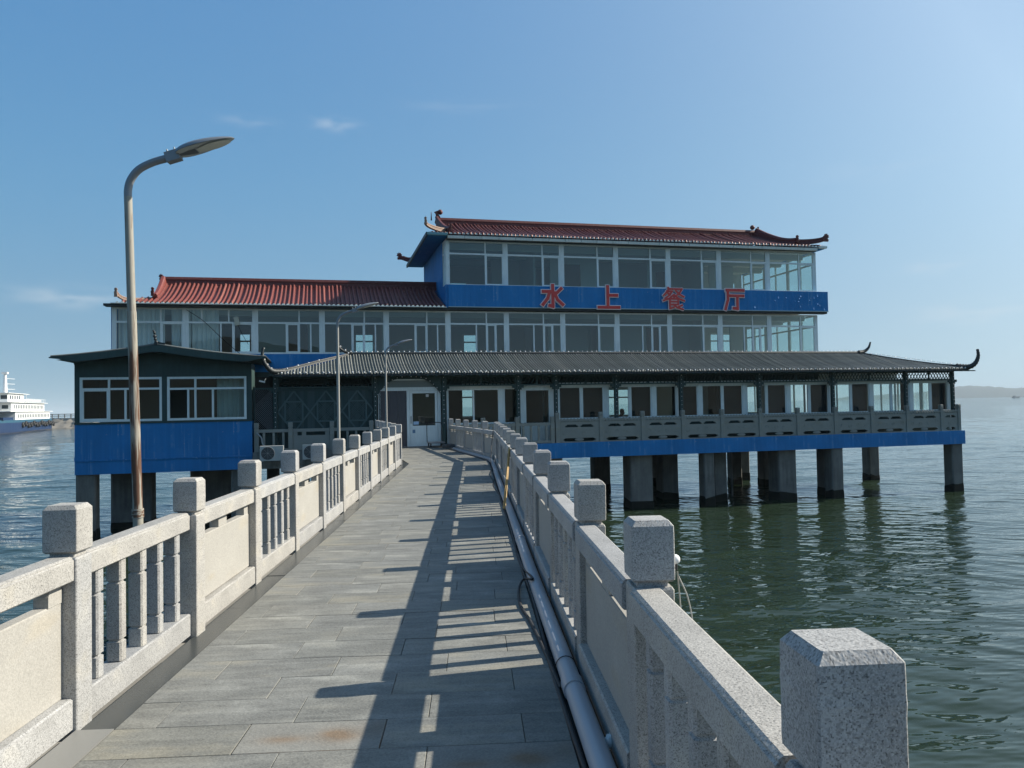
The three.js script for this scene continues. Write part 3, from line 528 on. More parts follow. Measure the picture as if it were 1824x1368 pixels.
backWall(UL, U1 - .05, 3.95, 5.9, MB, [[-12.6, -12.0, 4.2, 5.5], [-6.9, -5.9, 4.2, 5.5], [-1.2, -.4, 4.1, 5.5], [9.8, 10.4, 4.1, 5.5], [11.6, 12.6, 4.2, 5.5], [13.4, 15.1, 4.2, 5.6]], M.wallPale);
part('partition', [[1.4, 5.2], [4.98, 3.1], [7.65, 4.4], [10.26, 5.3]].map(([u, d]) => bb(u - .05, u + .05, 6.98, 9.05, MB - d, MB - .01)), M.wallPale, rest);
part('partition', [bb(5.0, 10.2, 6.98, 9.05, 6.8, 6.9), bb(11.4, 12.8, 6.98, 9.05, 6.1, 6.2), bb(2.4, 4.9, 6.98, 9.05, 5.4, 5.5), bb(-.2, 1.3, 6.98, 9.05, 7.1, 7.2)], M.wallPale, rest);
part('partition', [[-13.9, 6.7], [-8.5, 6.7], [-5.8, 4.7], [2.3, 4.5], [4.98, 3.1], [10.26, 5.0]].map(([u, d]) => bb(u - .05, u + .05, 3.95, 5.89, MB - d, MB - .01)), M.wallPale, rest);
part('partition', [bb(-11.3, -8.6, 3.95, 5.89, 5.2, 5.3), bb(5.1, 10.2, 3.95, 5.89, 6.2, 6.3), bb(12.6, 13.6, 3.95, 5.89, 6.2, 6.3), bb(2.4, 4.9, 3.95, 5.89, 7.0, 7.1)], M.wallPale, rest);
// doors standing in the far partitions (dark rectangles seen through the glass)
for (const [u, y, v] of [[3.55, 7.0, 5.38], [9.1, 7.0, 6.78], [8.2, 3.96, 6.18], [-9.6, 3.96, 5.18]]) part('inner_door', bb(u - .42, u + .42, y, y + 1.55, v, v + .02), M.wood, rest);
// blue fascia band under the top floor with its drip edge
part('fascia', [bb(U0 - .02, U1 + .40, 6.02, 6.985, MV - .40, MV - .01)], M.blue, rest);
part('drip_edge', [bb(U0 - .03, U1 + .41, 5.985, 6.02, MV - .42, MV - .01)], mat(.30, .42, .46, .6), rest);
part('soffit', [bb(U0 - .02, U1 + .38, 5.89, 5.985, MV - .34, MV - .012)], M.darkTrim, rest);
part('sill', [bb(U0, U1 + .06, 6.986, 7.0, MV - .08, MV + .10)], M.gutterWhite, rest);
part('eave_board', [bb(UL - .25, U0 - .04, 5.865, 5.955, MV - .46, MV + .05)], M.darkTrim, rest);

// ----- tiled roofs
function tileRow(ve, vt, yf, r, n, hk = 1.9) {     // one column of half-round tiles from eave ve up to vt
  const ns = 6, P = [], I = [], UV = []; const L = vt - ve;
  for (let i = 0; i <= n; i++) { const v = ve + L * i / n, y = yf(v), fr = (i % 2 ? .90 : 1.0); for (let j = 0; j <= ns; j++) { const a = Math.PI * j / ns; P.push(r * fr * Math.cos(a), y + r * fr * Math.sin(a) * hk, -v); UV.push(j / ns * Math.PI * r, v); } }
  for (let i = 0; i < n; i++) for (let j = 0; j < ns; j++) { const a = i * (ns + 1) + j, b = a + 1, c = a + ns + 1, d = c + 1; I.push(a, b, d, a, d, c); }
  const c0 = P.length / 3; P.push(0, yf(ve), -ve + .001); UV.push(0, ve); for (let j = 0; j < ns; j++) I.push(c0, j + 1, j);
  const g = new THREE.BufferGeometry(); g.setAttribute('position', new THREE.Float32BufferAttribute(P, 3)); g.setAttribute('uv', new THREE.Float32BufferAttribute(UV, 2)); g.setIndex(I); g.computeVertexNormals(); return g;
}
const ribbon = (pts, w, h, name, m, parent, taper = 1) => {    // ridge strip: trapezoid section swept along points in building coordinates
  const prof = [[-w / 2, 0], [w / 2, 0], [w * .36, h * .55], [w * .42, h * .72], [w * .22, h], [-w * .22, h], [-w * .42, h * .72], [-w * .36, h * .55]];
  const V = pts.map(p => new THREE.Vector3(p[0], p[1], -p[2])); const cur = new THREE.CatmullRomCurve3(V); const n = Math.max(12, pts.length * 8), Pp = [], I = [];
  for (let i = 0; i <= n; i++) { const t = i / n, p = cur.getPointAt(t), d = cur.getTangentAt(t), side = new THREE.Vector3(-d.z, 0, d.x).normalize(), up = new THREE.Vector3().crossVectors(side, d).normalize(); if (up.y < 0) up.negate(); const k = mix(1, taper, t); for (const [a, b] of prof) { const q = p.clone().addScaledVector(side, a * k).addScaledVector(up, b * k); Pp.push(q.x, q.y, q.z); } }
  const m8 = prof.length; for (let i = 0; i < n; i++) for (let j = 0; j < m8; j++) { const a = i * m8 + j, b = i * m8 + (j + 1) % m8; I.push(a, b, b + m8, a, b + m8, a + m8); }
  for (let j = 1; j < m8 - 1; j++) { I.push(0, j + 1, j); const q = n * m8; I.push(q, q + j, q + j + 1); }
  const g = new THREE.BufferGeometry(); g.setAttribute('position', new THREE.Float32BufferAttribute(Pp, 3)); g.setIndex(I); const f = g.toNonIndexed(); f.computeVertexNormals(); return part(name, uvBox(f), m, parent);
};
function ornament(kind, s, m, parent, pos, turn = 0, flip = 1) {   // carved ridge figures cut as thick bevelled silhouettes
  const S = { 
    dragon: [[-.30, 0], [.34, 0], [.36, .18], [.24, .22], [.30, .34], [.44, .40], [.34, .50], [.40, .62], [.26, .60], [.22, .74], [.12, .62], [.04, .70], [.0, .54], [-.10, .52], [-.06, .38], [-.16, .30], [-.30, .22]],
    tail: [[-.34, 0], [.20, 0], [.26, .25], [.16, .45], [.20, .66], [.36, .86], [.20, .92], [.02, 1.02], [-.10, .92], [-.02, .78], [-.08, .60], [-.22, .46], [-.34, .24]],
    figure: [[-.12, 0], [.14, 0], [.16, .22], [.10, .34], [.14, .48], [.10, .62], [.16, .74], [.06, .86], [-.06, .84], [-.10, .70], [-.04, .58], [-.14, .42], [-.10, .24]],
  }[kind];
  const sh = new THREE.Shape(S.map(([x, y]) => new THREE.Vector2(x * s * flip, y * s))); const g = new THREE.ExtrudeGeometry(sh, { depth: .10 * s + .03, bevelEnabled: true, bevelSize: .025 * s, bevelThickness: .03 * s, bevelSegments: 2 }); g.translate(0, 0, -.05 * s); g.rotateY(turn);
  return part('ornament', uvBox(g), m, parent, { pos: P3(...pos) });
}
function tiledRoof(o) {                        // xieshan-like roof: front slope with corner hips, end skirts and a back slope
  const { ve, vr, ye, yr, uc0, uc1, ua0, ua1, pitch, r, tileM, panM, ridgeM, ribs, vb, conc = .36, lift = .0 } = o;
  const yf = v => { const t = clamp((v - ve) / (vr - ve)); return ye + (yr - ye) * ((1 - conc) * t + conc * t * t); };
  const hip0 = ua0 - uc0, hip1 = uc1 - ua1;
  const vmax = u => u < ua0 ? ve + (u - uc0) : u > ua1 ? ve + (uc1 - u) : vr;
  const gs = [];
  // front pan
  gs.push(uvBox(grid(60, 14, (s, t) => { const u = mix(uc0, uc1, s), vm = Math.max(ve + .001, vmax(u)), v = mix(ve, vm, t); return [u, yf(v) + lift * ((s < .5 ? clamp(1 - (u - uc0) / 1.5) : clamp(1 - (uc1 - u) / 1.5)) ** 2), -v]; })));
  gs.push(uvBox(grid(2, 10, (s, t) => { const u = mix(ua0, ua1, s), v = mix(vr, vb, t), y = yr + (ye - yr) * (1 - ((1 - conc) * (1 - t) + conc * (1 - t) ** 2)); return [u, y, -v]; })));
  for (const [ua, uc] of [[ua0, uc0], [ua1, uc1]]) if (Math.abs(ua - uc) > .3) { // end skirt and gable
    const hw = Math.abs(ua - uc); gs.push(uvBox(grid(2, 6, (s, t) => { const k = t, u = mix(uc, ua, k), y = yf(ve + hw * k), v0 = ve + hw * k, v1 = vb - hw * k; return [u, y, -mix(v0, v1, s)]; })));
    const sh = []; for (let i = 0; i <= 8; i++) { const v = mix(ve + hw, vr, i / 8); sh.push([v, yf(v)]); } const gp = []; for (let i = 0; i < 8; i++) { const [a, ya] = sh[i], [b, yb] = sh[i + 1]; const mir = v => vr * 2 - v - (vr * 2 - ve - vb); gp.push(ua, yf(ve + hw), -a, ua, ya, -a, ua, yb, -b, ua, yf(ve + hw), -a, ua, yb, -b, ua, yf(ve + hw), -b); const A = vb - (a - ve), Bq = vb - (b - ve); gp.push(ua, yf(ve + hw), -A, ua, ya, -A, ua, yb, -Bq, ua, yf(ve + hw), -A, ua, yb, -Bq, ua, yf(ve + hw), -Bq); }
    const g = new THREE.BufferGeometry(); g.setAttribute('position', new THREE.Float32BufferAttribute(gp, 3)); g.computeVertexNormals(); gs.push(uvBox(g));
  }
  const roof = part('tiled_roof', gs, panM, rest);
  const nFull = Math.round(o.n || 12), full = tileRow(ve, vr - .03, yf, r, nFull); const list = []; for (let u = uc0 + pitch * .6; u < uc1 - .05; u += pitch) list.push(u);
  for (const u of list) { const vm = vmax(u); const g = vm > vr - .05 ? full : vm - ve < .25 ? null : tileRow(ve, vm, yf, r, Math.max(4, Math.round(nFull * (vm - ve) / (vr - ve)))); if (!g) continue; const me = part('tile_row', g, pick(tileM), roof); me.position.set(u + rr(-.010, .010), rr(-.010, .012), rr(-.022, .022)); me.rotation.y = rr(-.004, .004); me.rotation.x = rr(-.0025, .0025); }
  return { roof, yf };
}
// left lower red roof
{
  const o = { ve: 2.48, vr: 5.5, ye: 5.965, yr: 7.22, uc0: -16.55, uc1: U0 - .14, ua0: -15.25, ua1: U0 - .14, pitch: .186, r: .058, tileM: [M.redTile, M.redTile, M.redTile, M.redTileB, M.redTileB, M.redTileC], panM: M.redTile, vb: 9.9, n: 14 };
  const { roof, yf } = tiledRoof(o);
  ribbon([[-15.30, 7.14, 5.5], [-9, 7.14, 5.5], [U0 - .14, 7.14, 5.5]], .22, .40, 'ridge', M.redRidge, roof);
  ribbon([[-15.27, 7.32, 5.45], [-15.26, 6.85, 4.75], [-15.24, 6.42, 3.9], [-15.22, 6.22, 3.3]], .24, .26, 'gable_ridge', M.redTile, roof);
  ribbon([[-15.2, 6.17, 3.55], [-15.8, 6.10, 3.1], [-16.2, 6.10, 2.78], [-16.42, 6.20, 2.60], [-16.52, 6.34, 2.52]], .20, .20, 'hip_ridge', M.pinkStone, roof, .6);
  ornament('figure', .40, M.redRidge, roof, [-15.3, 6.38, 3.25]); ornament('dragon', .34, M.redRidge, roof, [-15.32, 7.40, 5.5], 0, -1); ornament('figure', .40, M.pinkStone, roof, [-16.5, 6.22, 2.5]);
  part('eave_edge', [bb(-16.68, U0 - .14, 5.945, 5.972, 2.40, 2.52)], M.gutterWhite, roof);
  part('drip_tiles', Array.from({ length: 71 }, (_, i) => { const u = -16.44 + i * .186; const g = new THREE.CylinderGeometry(.060, .060, .03, 8, 1, false, -Math.PI / 2, Math.PI); g.rotateX(-Math.PI / 2); g.translate(u, 5.972, -2.455); return cleanG(g); }), M.gutterWhite, roof, { stuff: true });
}
// top red roof
{
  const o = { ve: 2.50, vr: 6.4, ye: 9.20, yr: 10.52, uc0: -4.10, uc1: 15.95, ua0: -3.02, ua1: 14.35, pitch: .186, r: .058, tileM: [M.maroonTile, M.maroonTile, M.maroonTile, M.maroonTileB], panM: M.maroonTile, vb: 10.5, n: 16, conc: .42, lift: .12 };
  const { roof, yf } = tiledRoof(o);
  ribbon([[-3.06, 10.44, 6.4], [6, 10.44, 6.4], [14.35, 10.44, 6.4]], .24, .42, 'ridge', M.redRidge, roof);
  ribbon([[-3.04, 10.60, 6.35], [-3.03, 10.1, 5.3], [-3.02, 9.66, 4.2], [-3.0, 9.40, 3.3], [-2.98, 9.30, 2.8]], .22, .32, 'gable_ridge', M.redRidge, roof);
  ribbon([[14.35, 10.62, 6.35], [14.4, 10.10, 5.3], [14.5, 9.68, 4.3], [14.6, 9.48, 3.6], [14.7, 9.42, 3.2]], .24, .36, 'gable_ridge', M.redRidge, roof);
  ribbon([[-3.0, 9.40, 3.4], [-3.5, 9.40, 2.95], [-3.9, 9.46, 2.65], [-4.08, 9.52, 2.48], [-4.16, 9.60, 2.42]], .20, .24, 'hip_ridge', M.pinkStone, roof, .6);
  ribbon([[14.65, 9.50, 3.5], [15.1, 9.42, 2.95], [15.5, 9.43, 2.6], [15.72, 9.48, 2.46], [15.86, 9.55, 2.40]], .22, .27, 'hip_ridge', M.redRidge, roof, .8);
  ribbon([[-3.0, 9.5, 9.4], [-3.6, 9.40, 10.1], [-4.0, 9.42, 10.5], [-4.3, 9.55, 10.7]], .24, .26, 'hip_ridge', M.redRidge, roof, .9);
  ribbon([[14.65, 9.5, 9.4], [15.2, 9.40, 10.1], [15.6, 9.45, 10.5], [15.85, 9.6, 10.7]], .24, .26, 'hip_ridge', M.redRidge, roof, .9);
  ornament('tail', .40, M.redRidge, roof, [-3.0, 10.78, 6.4], 0, -1); part('ornament', ball(0, 0, 0, .13, 12), M.redRidge, roof, { pos: P3(-2.86, 11.14, 6.4) }); part('ornament', rod([0, 0, 0], [0, .42, 0], .04, .01, 6), M.redRidge, roof, { pos: P3(-3.3, 10.72, 6.4) });
  ornament('figure', .26, M.redRidge, roof, [14.55, 10.84, 6.4]); part('ornament', ball(0, 0, 0, .13, 12), M.redRidge, roof, { pos: P3(14.22, 11.02, 6.4) });
  ornament('figure', .44, M.redRidge, roof, [14.72, 9.52, 3.15]); ornament('figure', .40, M.redRidge, roof, [-2.98, 9.36, 2.75]); ornament('figure', .36, M.pinkStone, roof, [-4.12, 9.58, 2.42], 0, -1); ornament('dragon', .50, M.redRidge, roof, [15.78, 9.48, 2.42]); ornament('dragon', .50, M.redRidge, roof, [-4.36, 9.58, 10.7], 0, -1);
  // eave: blue soffit boards, stained white gutter blocks
  part('soffit', [bb(-4.02, U0 - .10, 9.12, 9.19, 2.6, 10.42), bb(U1 + .06, 15.88, 9.12, 9.19, 2.6, 10.42), bb(U0 - .1, U1 + .06, 9.145, 9.19, 2.62, 10.4)], M.blue, roof);
  part('verge_board', [bb(-4.10, -4.03, 9.10, 9.26, 2.5, 10.5)], M.darkTrim, roof); part('verge_board', [bb(-4.06, -3.16, 9.14, 9.25, 2.46, 2.60)], mat(.22, .42, .47, .6, { map: whitePaintTex }), roof); part('verge_board', [bb(U1 - .1, 15.95, 9.14, 9.25, 2.46, 2.60)], M.gutterWhite, roof);
  for (let k = 0; k < 24; k++) { const a = -3.14 + k * .776; part('gutter_block', bb(a, a + .755, 9.04, 9.16, 2.55, 2.68), M.gutterWhite, roof); }
  part('gutter_back', [bb(-3.15, U1 - .12, 9.02, 9.15, 2.68, 2.9)], M.darkTrim, roof);
  part('drip_tiles', Array.from({ length: 104 }, (_, i) => { const u = -3.95 + i * .189; const g = new THREE.CylinderGeometry(.062, .062, .03, 8, 1, false, -Math.PI / 2, Math.PI); g.rotateX(-Math.PI / 2); g.translate(u, 9.205, -2.49); return cleanG(g); }), M.gutterWhite, roof, { stuff: true });
}
// grey veranda roof
let vyf;
{
  const VE = -.42, VR = 2.2, YE = 2.95, YR = 3.84, C0 = -10.42, C1 = 21.45, A0 = -7.45, A1 = 17.45;
  const yf = vyf = v => { const t = clamp((v - VE) / (VR - VE)); return YE + (YR - YE) * (.72 * t + .28 * t * t); };
  const vmax = u => u < A0 ? mix(VE, VR, (u - C0) / (A0 - C0)) : u > A1 ? mix(VE, VR, (C1 - u) / (C1 - A1)) : VR;
  const gs = [uvBox(grid(60, 10, (s, t) => { const u = mix(C0, C1, s), v = mix(VE, Math.max(VE + .001, vmax(u)), t); return [u, yf(v), -v]; })), uvBox(grid(60, 6, (s, t) => { const u = mix(A0, C1, s), k = u > A1 ? (C1 - u) / (C1 - A1) : 1, va = mix(4.82, VR, k), v = mix(va, 4.82, t); return [u, YR - (YR - YE) * (v - VR) / (4.82 - VR), -v]; })),
    uvBox(grid(8, 6, (s, t) => { const k = t, u = mix(C1, A1, k), v0 = mix(VE, VR, k), v1 = mix(4.82, VR, k); return [u, yf(mix(VE, VR, k)), -mix(v0, v1, s)]; })), uvBox(grid(8, 6, (s, t) => { const k = t, u = mix(C0, A0, k), v0 = mix(VE, VR, k), v1 = mix(4.82, VR, k); return [u, yf(mix(VE, VR, k)), -mix(v0, v1, s)]; }))];
  const roof = part('veranda_roof', gs, M.greyTile, rest);
  const p = .116, full = tileRow(VE, VR - .02, yf, .035, 14);
  for (let u = C0 + .1; u < C1 - .08; u += p) { const vm = vmax(u); if (vm - VE < .12) continue; const g = vm > VR - .03 ? full : tileRow(VE, vm, yf, .035, Math.max(3, Math.round(14 * (vm - VE) / (VR - VE)))); const me = part('tile_row', g, pick([M.greyTile, M.greyTile, M.greyTile, M.greyTileB, M.greyTileB, M.greyTileC]), roof); me.position.set(u + rr(-.005, .005), rr(-.006, .008), rr(-.018, .018)); me.rotation.y = rr(-.003, .003); }
  // side slope rows seen edge on at the right end
  const side = []; for (let v = VE + .15; v < 4.7; v += .113) { const k = v < VR ? (v - VE) / (VR - VE) : (4.82 - v) / (4.82 - VR); side.push(bar([C1, YE + .02, -v], [mix(C1, A1, k), yf(mix(VE, VR, k)) + .02, -v], .06, .05)); } part('tile_rows', side, M.greyTileB, roof, { stuff: true });
  ribbon([[A0 - .05, YR - .04, VR], [5, YR - .04, VR], [A1 + .05, YR - .04, VR]], .12, .17, 'ridge', M.darkTrim, roof);
  const tip = (pts, r0, fl = 1) => { const cur = new THREE.CatmullRomCurve3(pts.map(q => new THREE.Vector3(...P3(...q)))); const g = new THREE.TubeGeometry(cur, 26, 1, 8); const pos = g.attributes.position, c = new THREE.Vector3(); for (let i = 0; i <= 26; i++) { cur.getPointAt(i / 26, c); const k = r0 * (1 - .62 * i / 26) * (i % 2 ? 1.18 : .92); for (let j = 0; j <= 8; j++) { const q = i * 9 + j; pos.setXYZ(q, c.x + (pos.getX(q) - c.x) * k, c.y + (pos.getY(q) - c.y) * k, c.z + (pos.getZ(q) - c.z) * k); } } g.computeVertexNormals(); return cleanG(g); };
  part('flying_tip', [tip([[A0 + .1, YR + .08, VR], [A0 - .2, YR + .16, VR], [A0 - .42, YR + .34, VR], [A0 - .52, YR + .58, VR]], .075)], M.darkTrim, roof);
  part('flying_tip', [tip([[A1 - .1, YR + .08, VR], [A1 + .25, YR + .14, VR], [A1 + .5, YR + .32, VR], [A1 + .62, YR + .60, VR]], .10)], M.darkTrim, roof);
  ribbon([[A0, YR - .03, VR], [-8.6, 3.50, 1.30], [-9.7, 3.16, .42], [C0 + .1, 2.99, -.36]], .10, .12, 'hip_ridge', M.darkTrim, roof);
  ribbon([[A1, YR - .03, VR], [18.8, 3.47, 1.35], [20.3, 3.16, .45], [C1 - .1, 2.99, -.38]], .10, .12, 'hip_ridge', M.darkTrim, roof);
  part('flying_tip', [tip([[C0 + .4, 3.06, -.12], [C0 - .02, 3.08, -.45], [C0 - .2, 3.26, -.60], [C0 - .34, 3.60, -.66], [C0 - .30, 3.95, -.66]], .12)], M.darkTrim, roof);
  part('flying_tip', [tip([[C1 - .5, 3.06, -.1], [C1 + .0, 3.06, -.44], [C1 + .20, 3.24, -.56], [C1 + .30, 3.56, -.62], [C1 + .27, 3.88, -.62]], .15)], M.darkTrim, roof);
  part('eave_edge', [bb(C0 + .05, C1 - .05, 2.87, 2.935, VE + .02, VE + .10)], M.darkTrim, roof);
  part('rafters', Array.from({ length: 92 }, (_, i) => bar([C0 + .3 + i * .35, 2.86, .42], [C0 + .3 + i * .35, 2.90, -.37 - .02], .06, .05)), M.green, roof, { stuff: true });
  part('soffit', [bb(-10.6, 15.5, 2.935, 2.955, .5, 3.0), bb(15.5, 21.2, 3.02, 3.04, .55, 4.2)], M.green, roof);
}

// ----- veranda: columns, lattice friezes, window wall
const COLS = [-10.36, -6.54, -3.79, -.65, .99, 3.70, 6.75, 10.6, 14.43, 18.42, 21.10];
for (const u of COLS) { const c = part('column', uvBox(stack([[0, .075], [2.93, .075]], .012)), M.green, rest, { pos: P3(u, 0, .32) }); part('bracket', [bx(-.24, .24, 2.34, 2.46, -.04, .04), bx(-.15, .15, 2.26, 2.34, -.035, .035)], M.green, c); }
for (let k = 0; k + 1 < COLS.length; k++) if (k !== 1) {       // frieze between columns (the door bay has an arch)
  const a = COLS[k] + .08, b = COLS[k + 1] - .08; const f = part('frieze', [bb(a, b, 2.80, 2.90, .27, .37), bb(a, b, 2.43, 2.49, .28, .36)], M.green, rest); const n = Math.round((b - a) / .17), w = (b - a) / n, mid = n / 2;
  for (let i = 0; i < n; i++) { const x = a + i * w, s = i < mid ? 1 : -1; part('lattice_bar', bar(P3(x + (s > 0 ? 0 : w), 2.49, .32), P3(x + (s > 0 ? w : 0), 2.80, .32), .032, .032), M.green, f); }
  for (const x of [a + .03, (a + b) / 2, b - .03]) part('lattice_bar', bb(x - .03, x + .03, 2.49, 2.80, .29, .35), M.green, f);
  if (k >= 8) for (let i = 0; i < n; i++) { const x = a + i * w, s = i < mid ? -1 : 1; part('lattice_bar', bar(P3(x + (s > 0 ? 0 : w), 2.49, .335), P3(x + (s > 0 ? w : 0), 2.80, .335), .024, .024), M.green, f); }
}
part('eave_beam', [bb(-10.45, 21.2, 2.90, 2.945, .25, .40)], M.green, rest);
// windows of the ground floor, pairs of tall sliding panes
const GV = .62;
{
  const a0 = 1.12, a1 = 21.22, n = 9, w = (a1 - a0) / n;
  for (let k = 0; k < n; k++) { win(rest, { at: GV, a0: a0 + k * w + .02, a1: a0 + (k + 1) * w - .02, y0: .90, y1: 2.44, cols: [.5], fw: .085, d: .07, sashed: [0, 1], glass: k >= 4 ? M.glass : M.glassTint }); part('mullion', bb(a0 + k * w - .075, a0 + k * w + .02, .9, 2.46, GV - .01, GV + .09), M.frame, rest); }
  part('window_head', bb(a0 - .1, a1 + .04, 2.445, 2.53, GV - .012, GV + .09), M.frame, rest);
  part('apron_wall', bb(a0 - .1, a1 + .02, 0, .895, GV + .0, GV + .08), M.green, rest);
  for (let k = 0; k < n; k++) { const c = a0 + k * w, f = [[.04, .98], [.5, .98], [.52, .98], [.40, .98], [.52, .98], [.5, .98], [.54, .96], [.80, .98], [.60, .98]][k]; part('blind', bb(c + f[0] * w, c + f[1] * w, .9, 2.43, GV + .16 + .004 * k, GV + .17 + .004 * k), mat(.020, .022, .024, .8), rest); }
  part('mullion', bb(a1 - .02, a1 + .06, .9, 2.44, GV - .01, GV + .09), M.frame, rest);
  win(rest, { at: GV, a0: -3.62, a1: -1.36, y0: .84, y1: 2.36, cols: [.5], fw: .085, sashed: [], glass: M.glassTint }); win(rest, { at: GV, a0: -1.22, a1: -.52, y0: .84, y1: 2.36, cols: [], fw: .07 }); win(rest, { at: GV, a0: -.36, a1: .90, y0: .72, y1: 2.36, cols: [], fw: .09, sashed: [0] });
  part('mullion', [bb(-1.36, -1.22, 0, 2.5, GV - .01, GV + .09)], M.frame, rest); part('mullion', [bb(.90, 1.02, 0, 2.5, GV - .01, GV + .09)], M.frame, rest); part('mullion', [bb(-.52, -.36, 0, 2.5, GV - .01, GV + .09)], M.frame, rest);
  part('apron_wall', [bb(-3.62, -1.361, 0, .838, GV, GV + .08), bb(-1.219, -.521, 0, .838, GV, GV + .08), bb(-.359, .899, 0, .718, GV, GV + .08)], M.frame, rest);
  part('window_head', [bb(-3.62, -1.361, 2.362, 2.46, GV - .012, GV + .09), bb(-1.219, -.521, 2.362, 2.46, GV - .012, GV + .09), bb(-.359, .899, 2.362, 2.46, GV - .012, GV + .09)], M.frame, rest);
  // right end and back of the veranda room
  for (let k = 0; k < 2; k++) win(rest, { axis: 'v', at: 21.14, a0: .74 + k * 1.7, a1: .74 + k * 1.7 + 1.66, y0: .9, y1: 2.44, cols: [.5], glass: M.glass });
  part('apron_wall', bx(21.14, 21.22, 0, .895, -4.15, -.72), M.frame, rest);
  for (let k = 0; k < 2; k++) win(rest, { at: 4.12, a0: 15.75 + k * 2.7, a1: 15.75 + k * 2.7 + 2.66, y0: .9, y1: 2.44, cols: [.33, .66], glass: M.glass });
  part('apron_wall', [bb(15.7, 21.2, 0, .895, 4.12, 4.2), bb(15.7, 21.2, 2.445, 3.0, 4.12, 4.2)], M.frame, rest);
  part('inner_post', [bb(15.62, 15.9, 0, 3.0, 3.4, 3.7)], M.wallPale, rest); part('inner_post', [bb(18.2, 18.45, 0, 3.0, 2.9, 3.15)], M.wallPale, rest); part('inner_post', [bb(12.4, 12.7, 0, 3.0, 3.2, 3.5)], M.wallPale, rest); part('inner_post', [bb(9.3, 9.6, 0, 3.0, 3.2, 3.5)], M.wallPale, rest);
  // hall behind: right side windows and back wall
  for (let k = 0; k < 3; k++) win(rest, { axis: 'v', at: 15.66, a0: 4.3 + k * 1.9, a1: 4.3 + k * 1.9 + 1.86, y0: .9, y1: 2.5, cols: [.5], glass: M.glass });
  part('wall', [bx(15.66, 15.76, 0, .898, -10, -4.22), bx(15.66, 15.76, 2.502, 3.6, -10, -4.22)], M.blue, rest);
  backWall(UL, 15.66, 0, 3.6, MB, [[-1.95, -.65, 1.0, 2.6], [6.9, 8.35, .9, 2.45], [11.0, 12.2, .9, 2.45], [13.2, 15.4, .9, 2.45]], M.wallPale);
  part('ceiling', [bb(-6.3, 15.6, 2.96, 3.0, 3.0, 9.9)], M.wallPale, rest);
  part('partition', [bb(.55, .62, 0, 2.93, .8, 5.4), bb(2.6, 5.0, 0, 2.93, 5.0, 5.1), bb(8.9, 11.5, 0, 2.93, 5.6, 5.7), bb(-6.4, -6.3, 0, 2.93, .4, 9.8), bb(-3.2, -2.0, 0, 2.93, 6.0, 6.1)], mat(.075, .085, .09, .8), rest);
}
// lattice wall bay left of the door
{
  const a = -10.28, b = -6.62, v = .36; const w = part('board_wall', [bb(a, b, .0, 2.43, v + .05, v + .09)], M.green, rest);
  for (let i = 0; i < 26; i++) { const x = a + .07 + i * .14; part('board', bb(x - .064, x + .064, .62, 2.42, v + .03, v + .052), rnd() < .45 ? M.boardPale : M.green, w); }
  const br = part('brace_frame', [bb(a, b, 2.33, 2.43, v - .02, v + .03), bb(a, b, .62, .70, v - .02, v + .03)], M.green, rest); const n = 3, pw = (b - a) / n;
  for (let k = 0; k < n; k++) { const c = a + pw * (k + .5), m = 1.52, h = .80, q = pw / 2; for (const [p0, p1] of [[[c - q, m], [c, m + h]], [[c, m + h], [c + q, m]], [[c + q, m], [c, m - h]], [[c, m - h], [c - q, m]]]) part('brace', bar(P3(p0[0], p0[1], v - .0), P3(p1[0], p1[1], v - .0), .05, .06), M.brace, br);
    part('lattice_window', [bb(c - .36, c + .36, 1.88, 1.94, v - .03, v + .02), bb(c - .36, c + .36, 1.10, 1.16, v - .03, v + .02), bb(c - .36, c - .30, 1.16, 1.88, v - .03, v + .02), bb(c + .30, c + .36, 1.16, 1.88, v - .03, v + .02), ...Array.from({ length: 9 }, (_, i) => { const t = -.28 + i * .07; return [bar(P3(c + Math.max(-.3, t - .3), 1.52 + Math.max(-.36, -.3 - t), v), P3(c + Math.min(.3, t + .3), 1.52 + Math.min(.36, .3 - t), v), .014), bar(P3(c + Math.max(-.3, t - .3), 1.52 - Math.max(-.36, -.3 - t), v + .005), P3(c + Math.min(.3, t + .3), 1.52 - Math.min(.36, .3 - t), v + .005), .014)]; }).flat()], M.brace, br); }
  // wire mesh bay between the pavilion and the first column
  const wires = []; const u0 = -11.12, u1 = -10.46, y0 = .70, y1 = 2.40; for (let i = -14; i < 24; i++) { const x = u0 + i * .075; const clip = (xa, ya, xb, yb) => { let t0 = 0, t1 = 1; const dx = xb - xa, dy = yb - ya; for (const [p, q] of [[-dx, xa - u0], [dx, u1 - xa], [-dy, ya - y0], [dy, y1 - ya]]) { const r = q / p; if (p < 0) t0 = Math.max(t0, r); else t1 = Math.min(t1, r); } return t0 < t1 ? rod(P3(xa + dx * t0, ya + dy * t0, .34), P3(xa + dx * t1, ya + dy * t1, .34), .005, .005, 4) : null; }; const L = y1 - y0; const g1 = clip(x, y0, x + L, y1), g2 = clip(x, y1, x + L, y0); if (g1) wires.push(g1); if (g2) wires.push(g2); }
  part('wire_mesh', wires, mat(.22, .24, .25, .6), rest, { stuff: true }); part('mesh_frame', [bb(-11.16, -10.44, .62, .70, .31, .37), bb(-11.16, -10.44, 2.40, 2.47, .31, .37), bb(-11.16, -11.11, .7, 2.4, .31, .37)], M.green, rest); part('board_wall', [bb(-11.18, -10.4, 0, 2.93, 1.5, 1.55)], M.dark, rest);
  part('board_wall', [bb(-11.16, -10.44, 0, .61, .36, .40)], M.green, rest);
}
